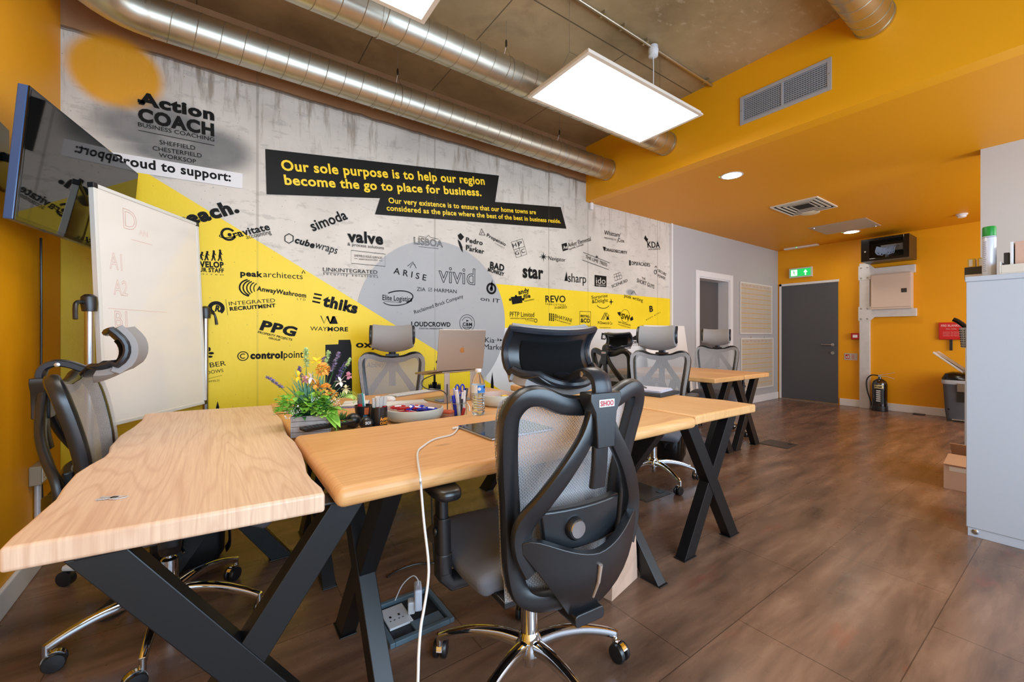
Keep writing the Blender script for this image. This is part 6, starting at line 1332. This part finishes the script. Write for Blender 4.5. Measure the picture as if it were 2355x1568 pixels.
# black loop cable of the laptop
b = MB(); p = lambda px, py, y: hit(px, py, 1, y)[:]
b.tube(spline([p(1000, 861, 2.36), p(975, 872, 2.3), p(970, 885, 2.27), p(985, 895, 2.25), p(1012, 897, 2.22), p(1027, 908, 2.18), (hit(1029, 925, 1, 2.1)[0], 2.1, TZ2 + .03), (hit(1028, 935, 1, 2.0)[0], 2.0, TZ2 + .006)], 6), .0032, 8)
tag(b.build('laptop_cable', BLK, smooth=True), 'black cable looping down from the laptop on the stand', 'cable')
# keyboard, mouse, notebooks, papers
a_, c_ = onz(912, 914, TZ2), onz(1018, 898, TZ2); d = V((c_.x - a_.x, c_.y - a_.y, 0)); t = thing('keyboard', 'slim white wireless keyboard on the rear desk before the far chair', 'keyboard', (a_.x, a_.y, TZ2), math.atan2(d.y, d.x)); L = min(d.length, .43)
b = MB(); b.bb((0, 0, .0005), (L, .115, .008)); b.build('keyboard_body', mat('silver_alu', (176, 178, 184)), t, bev=.002)
b = MB()
for i in range(15):
    for j in range(5): b.bb((.01 + i * (L - .02) / 15, .008 + j * .02, .008), (.01 + (i + .85) * (L - .02) / 15, .025 + j * .02, .0105))
o = b.build('keys', WHITE, t); o['kind'] = 'stuff'
q = onz(893, 921, TZ2); t = thing('mouse', 'white computer mouse on the rear desk near the keyboard', 'mouse', (q.x, q.y, TZ2), .5); b = MB()
b.rings([[(.03 * k * math.cos(g), .056 * k2 * math.sin(g), z) for g in [2 * PI * i / 24 for i in range(24)]] for k, k2, z in ((.9, .9, .001), (1, 1, .006), (.95, .97, .016), (.75, .82, .026), (.35, .45, .031), (.05, .06, .032))]); b.build('mouse_shell', WHITE, t, smooth=True)
def notebook(label, px, py, w_, h_, rz, pages, cov):
    q = onz(px, py, TZ2); t = thing('notebook', label, 'notebook', (q.x, q.y, TZ2), rz, 'open notebooks on the rear desk'); b = MB(); b.bb((-w_ / 2, -h_ / 2, .0005), (w_ / 2, h_ / 2, .006)); b.build('cover', cov, t, bev=.001)
    b = MB(); b.bb((-w_ / 2 + .004, -h_ / 2 + .004, .0061), (w_ / 2 - .004, h_ / 2 - .004, .012)); b.build('pages', pages, t); b = MB()
    for i in range(18): b.cyl((-w_ / 2 + .012 + i * (w_ - .024) / 17, -h_ / 2 - .001, .004), (-w_ / 2 + .012 + i * (w_ - .024) / 17, -h_ / 2 + .003, .013), .0022, 6)
    o = b.build('spiral_binding', STEEL, t); o['kind'] = 'stuff'
PAP = MATS['paper']
notebook('spiral notebook with violet edge left of the mesh pot on the rear desk', 818, 931, .15, .21, math.radians(-20), PAP, mat('violet_cover', (120, 124, 190), .5))
notebook('open white notebook behind the wide bowl', 925, 931, .30, .2, math.radians(-12), PAP, mat('pale_cover', (224, 222, 226), .5))
q = onz(855, 921, TZ2); pen('pencil', 'orange pen lying on the rear desk left of the mouse', (q.x, q.y, TZ2 + .005), (q.x + .1, q.y - .06, TZ2 + .005), .004, ORG)
q = onz(868, 920, TZ2); t = simple('pen_box', 'small white block standing by the mouse', 'box', (q.x, q.y, TZ2), (.03, .02, .025), WHITE)
q = onz(737, 924, TZ2); b = MB(); b.bb((-.07, -.05, .0005), (.07, .05, .002)); o = tag(b.build('paper_slip', PAP), 'paper slip on the rear desk behind the planter', 'paper'); o.location = (q.x, q.y, TZ2); o.rotation_euler.z = -.3
q = onz(1110, 916, TZ2); b = MB(); b.bb((-.05, -.04, .0005), (.05, .04, .004)); o = tag(b.build('note_pad', mat('note_blue', (150, 170, 220), .5)), 'pale blue note pad on the stand base under the laptop', 'note pad'); o.location = (1.19, 2.42, TZ2 + .0065)
# keys on the pale desk
q = onz(276, 1145, TZ); t = thing('keys', 'small bunch of silver keys lying on the pale desk', 'keys', (q.x, q.y, TZ)); KS = mat('key_silver', (206, 208, 212), .35, metal=.3)
b = MB(); b.tube([(.014 * math.cos(g), .009 * math.sin(g) - .002, .002) for g in [2 * PI * i / 24 for i in range(24)]], .0012, 6, loop=True); b.build('key_ring', KS, t, smooth=True)
for a0 in (2.5, 2.85):
    b = MB(); M_ = Matrix.Rotation(a0, 3, 'Z'); b.box(M_ @ V((.03, 0, .002)), (.03, .005, .0018), M_); b.lathe([(.0, .001), (.009, .001), (.009, .003), (0, .003)], M_ @ V((.012, 0, 0)), 16)
    for i in range(4): b.box(M_ @ V((.028 + i * .005, .0035, .002)), (.003, .003, .0016), M_)
    b.build('key', KS, t)
# grey folder with papers on the right end desk
q = onz(1498, 903, TZ); t = thing('folder_stack', 'dark grey padded folder on the right end desk', 'folder', (2.34, 1.74, TZ), math.radians(8)); b = MB(); b.bb((-.13, -.16, .0005), (.13, .16, .022)); b.build('folder_case', mat('felt_charcoal', (52, 54, 58), .8, bump=.3), t, bev=.006, seg=3)
q = (2.34, 1.75); t = thing('paper_stack', 'loose white papers stacked on the dark grey folder', 'papers', (q[0], q[1], TZ + .0225), math.radians(14)); b = MB()
for i in range(5): b.box((.004 * (i % 3), .003 * i, .0015 + i * .0026), (.2, .28, .0018), Matrix.Rotation(.03 * (i % 3 - 1), 3, 'Z'))
o = b.build('sheets', mat('paper_lilac', (214, 214, 228), .5), t); o['kind'] = 'stuff'
pen('ballpoint_pen', 'dark pen lying on the papers upon the grey folder', (2.30, 1.72, TZ + .042), (2.36, 1.80, TZ + .042), .004, BLK)
# items on the far desks
q = onz(1602, 846, TZ); t = simple('stapler', 'black stapler with red base on the far desk', 'stapler', (3.80, 2.75, TZ), (.13, .04, .02), RED, .4); b = MB(); b.bb((-.06, -.016, .0205), (.06, .016, .05)); b.build('stapler_arm', BLKS, t, bev=.006)
t = thing('desk_papers', 'white papers at the left edge of the far desk', 'papers', (3.74, 2.55, TZ), .3); b = MB(); b.bb((-.1, -.14, .0005), (.1, .14, .004)); b.build('sheets', PAP, t)

# ================================================================== on the floor
# floor box with plug under the front desk
FG = mat('floor_box_grey', (92, 112, 124), .4)
P = [onz(*p, 0) for p in ((935, 1352), (1005, 1440), (920, 1480), (850, 1400))]; q = onz(945, 1418, 0)
t = thing('floor_socket_box', 'open blue grey floor socket box under the front desk', 'floor box', (q.x, q.y, 0))
b = MB(); h = .13
for s in (-1, 1): b.bb((s * h, -h, .0005), (s * (h - .02), h, .02)); b.bb((-h + .02, s * h, .0005), (h - .02, s * (h - .02), .02))
b.build('box_frame', FG, t, bev=.003)
b = MB(); b.bb((-h + .02, -h + .02, .0005), (h - .02, h - .02, .002)); b.build('box_base', mat('socket_void', (40, 44, 50), .5), t)
b = MB(); b.bb((-h + .03, -.04, .003), (-.005, h - .04, .012)); b.build('socket_plate', WHITE, t, bev=.002)
b = MB(); b.bb((-.02, -h + .022, .0025), (h - .03, -.045, .012)); b.build('lid_insert', FG, t)
for i, x in enumerate((-.08, -.045)):
    b = MB(); b.bb((x, .02, .0122), (x + .008, .032, .0128)); b.bb((x - .006, .0, .0122), (x, .004, .0128)); b.bb((x + .01, .0, .0122), (x + .016, .004, .0128)); b.build('pin_slot', BLK, t)
t = thing('power_adapter', 'white laptop power adapter plugged into the open floor box', 'power adapter', (q.x + .03, q.y + .0, .0125), math.radians(-20)); b = MB(); b.bb((-.015, -.038, .018), (.015, .038, .105)); b.build('adapter_body', mat('adapter_white', (220, 226, 240), .3), t, bev=.008, seg=4, smooth=True)
b = MB(); b.bb((-.04, -.02, .0), (-.012, .02, .05)); b.build('adapter_plug', WHITE, t, bev=.006)
b = MB(); b.tube(spline([(0, .0, .104), (0, .004, .125), (-.02, .02, .135), (-.06, .03, .1), (-.09, .03, .04)], 5), .0022, 6); b.build('adapter_lead', WHITE, t, smooth=True)
pp_ = [onz(*p, 0) for p in ((890, 1330), (920, 1312), (960, 1299), (998, 1297))]; pts = [(p.x, p.y, .006) for p in pp_]; l_ = pts[-1]
pts += [(l_[0] + .01, l_[1] + .02, .01), (l_[0] + .0, l_[1] + .02, .2), (l_[0] - .005, l_[1] + .02, .45), (l_[0], l_[1] + .0, .70)]
b = MB(); b.tube(spline(pts, 6), .004, 8); tag(b.build('floor_cable', BLK, smooth=True), 'black cable rising from the floor box behind the front chair', 'cable')
# closed floor boxes
for lab, px, py in (('closed flush floor box on the open floor right of the far desks', 1790, 1021), ('dark floor box lid under the right end desk by the chair wheels', 1478, 1131)):
    q = onz(px, py, 0); t = thing('floor_box', lab, 'floor box', (q.x, q.y, 0)); b = MB(); b.bb((-.14, -.14, .0003), (.14, .14, .003)); b.build('lid_frame', mat('lid_brown_steel', (70, 66, 62), .4, metal=.4), t, bev=.001); b = MB(); b.bb((-.125, -.125, .0031), (.125, .125, .004)); b.build('lid_panel', mat('lid_panel', (66, 54, 48), .35), t)
    b = MB(); b.bb((.07, -.1, .0041), (.12, -.06, .007)); b.build('lid_catch', BLK, t)
# brown paper bag
q = onz(1420, 1345, 0); t = thing('paper_bag', 'brown paper bag on the floor behind the front chair', 'bag', (1.49, 1.29, 0), math.radians(12)); KP = mat('kraft_paper', (206, 170, 146), .75, var=.12, vscale=12)
b = MB(); W2, D2, H2 = .12, .055, .31
b.rings([[(-W2, -D2, .001), (W2, -D2, .001), (W2, D2, .001), (-W2, D2, .001)], [(-W2 - .004, -D2 - .006, .1), (W2 + .003, -D2 + .004, .1), (W2 + .006, D2, .1), (-W2, D2 + .006, .1)], [(-W2, -D2 + .012, .2), (W2 - .004, -D2 + .006, .2), (W2, D2 - .012, .2), (-W2 + .004, D2 - .01, .2)], [(-W2 + .002, -D2 + .02, H2), (W2, -D2 + .02, H2), (W2 - .002, D2 - .02, H2), (-W2, D2 - .02, H2)]], cap=False); b.add([(-W2, -D2, .001), (W2, -D2, .001), (W2, D2, .001), (-W2, D2, .001)], [(0, 1, 2, 3)]); o = b.build('bag_body', KP, t); s_ = o.modifiers.new('thick', 'SOLIDIFY'); s_.thickness = .0012
# black backpack under the pale desk
q = onz(420, 1345, 0); t = thing('backpack', 'black backpack on the floor under the pale desk behind the chair base', 'backpack', (-.11, 2.65, 0), math.radians(10)); NY = mat('black_nylon', (22, 22, 26), .55, bump=.4, bscale=250)
b = MB(); b.rings([[(x * k, y * k2, z) for x, y in rrect(.145, .10, .35, 4)] for k, k2, z in ((.85, .8, .002), (1, 1, .04), (1.02, 1.02, .15), (.98, .9, .26), (.8, .6, .33), (.4, .3, .36))]); b.build('bag_body', NY, t, smooth=True)
b = MB(); b.rings([[(x * k, y * k - .105, z) for x, y in rrect(.115, .03, .4, 4)] for k, z in ((.8, .03), (1, .06), (1, .19), (.85, .22))]); b.build('front_pocket', NY, t, smooth=True)
b = MB(); put_text(b, 'THE', (-.105, -.138, .165), (.055, 0, 0), (0, 0, .012), .03); put_text(b, 'NORTH', (-.105, -.138, .149), (.055, 0, 0), (0, 0, .012), .03); put_text(b, 'FACE', (-.105, -.138, .133), (.055, 0, 0), (0, 0, .012), .03)
for r_ in (.012, .02, .028):
    n_ = 10; b.add([((-.043 + (r_ + s * .0025) * -math.cos(PI / 2 * i / n_) + .03), -.138, .133 + (r_ + s * .0025) * math.sin(PI / 2 * i / n_)) for i in range(n_ + 1) for s in (-1, 1)], [(2 * i, 2 * i + 1, 2 * i + 3, 2 * i + 2) for i in range(n_)])
b.build('brand_patch', mat('patch_white', (226, 226, 230), .5), t)
b = MB(); b.sweep(spline([(-.14, -.04, .12), (-.2, -.1, .08), (-.27, -.16, .02), (-.33, -.24, .008), (-.30, -.30, .006), (-.24, -.25, .01), (-.22, -.16, .05), (-.14, -.08, .08)], 5), rrect(.013, .0016, .3, 1), up=(0, 0, 1)); b.build('shoulder_strap', NY, t, smooth=True)
b = MB(); b.sweep(spline([(.11, -.08, .30), (.14, -.12, .22), (.15, -.12, .1), (.14, -.09, .05)], 5), rrect(.018, .003, .3, 1), up=(1, 0, 0)); b.build('side_strap', NY, t, smooth=True)
# black bags under the far desks
t = thing('black_bag', 'glossy black bag on a chair seat beside the far desks', 'bag', (3.42, 2.30, 0), .4); b = MB(); b.rings([[(x * k + .01 * math.sin(z * 40 + x * 30), y * k, z) for x, y in rrect(.15, .13, .4, 4)] for k, z in ((.85, .002), (1, .05), (1.05, .2), (.95, .34), (.98, .46), (.75, .56), (.3, .62))]); b.build('bag_body', mat('gloss_black_vinyl', (14, 14, 16), .18, bump=.8, bscale=20), t, smooth=True)
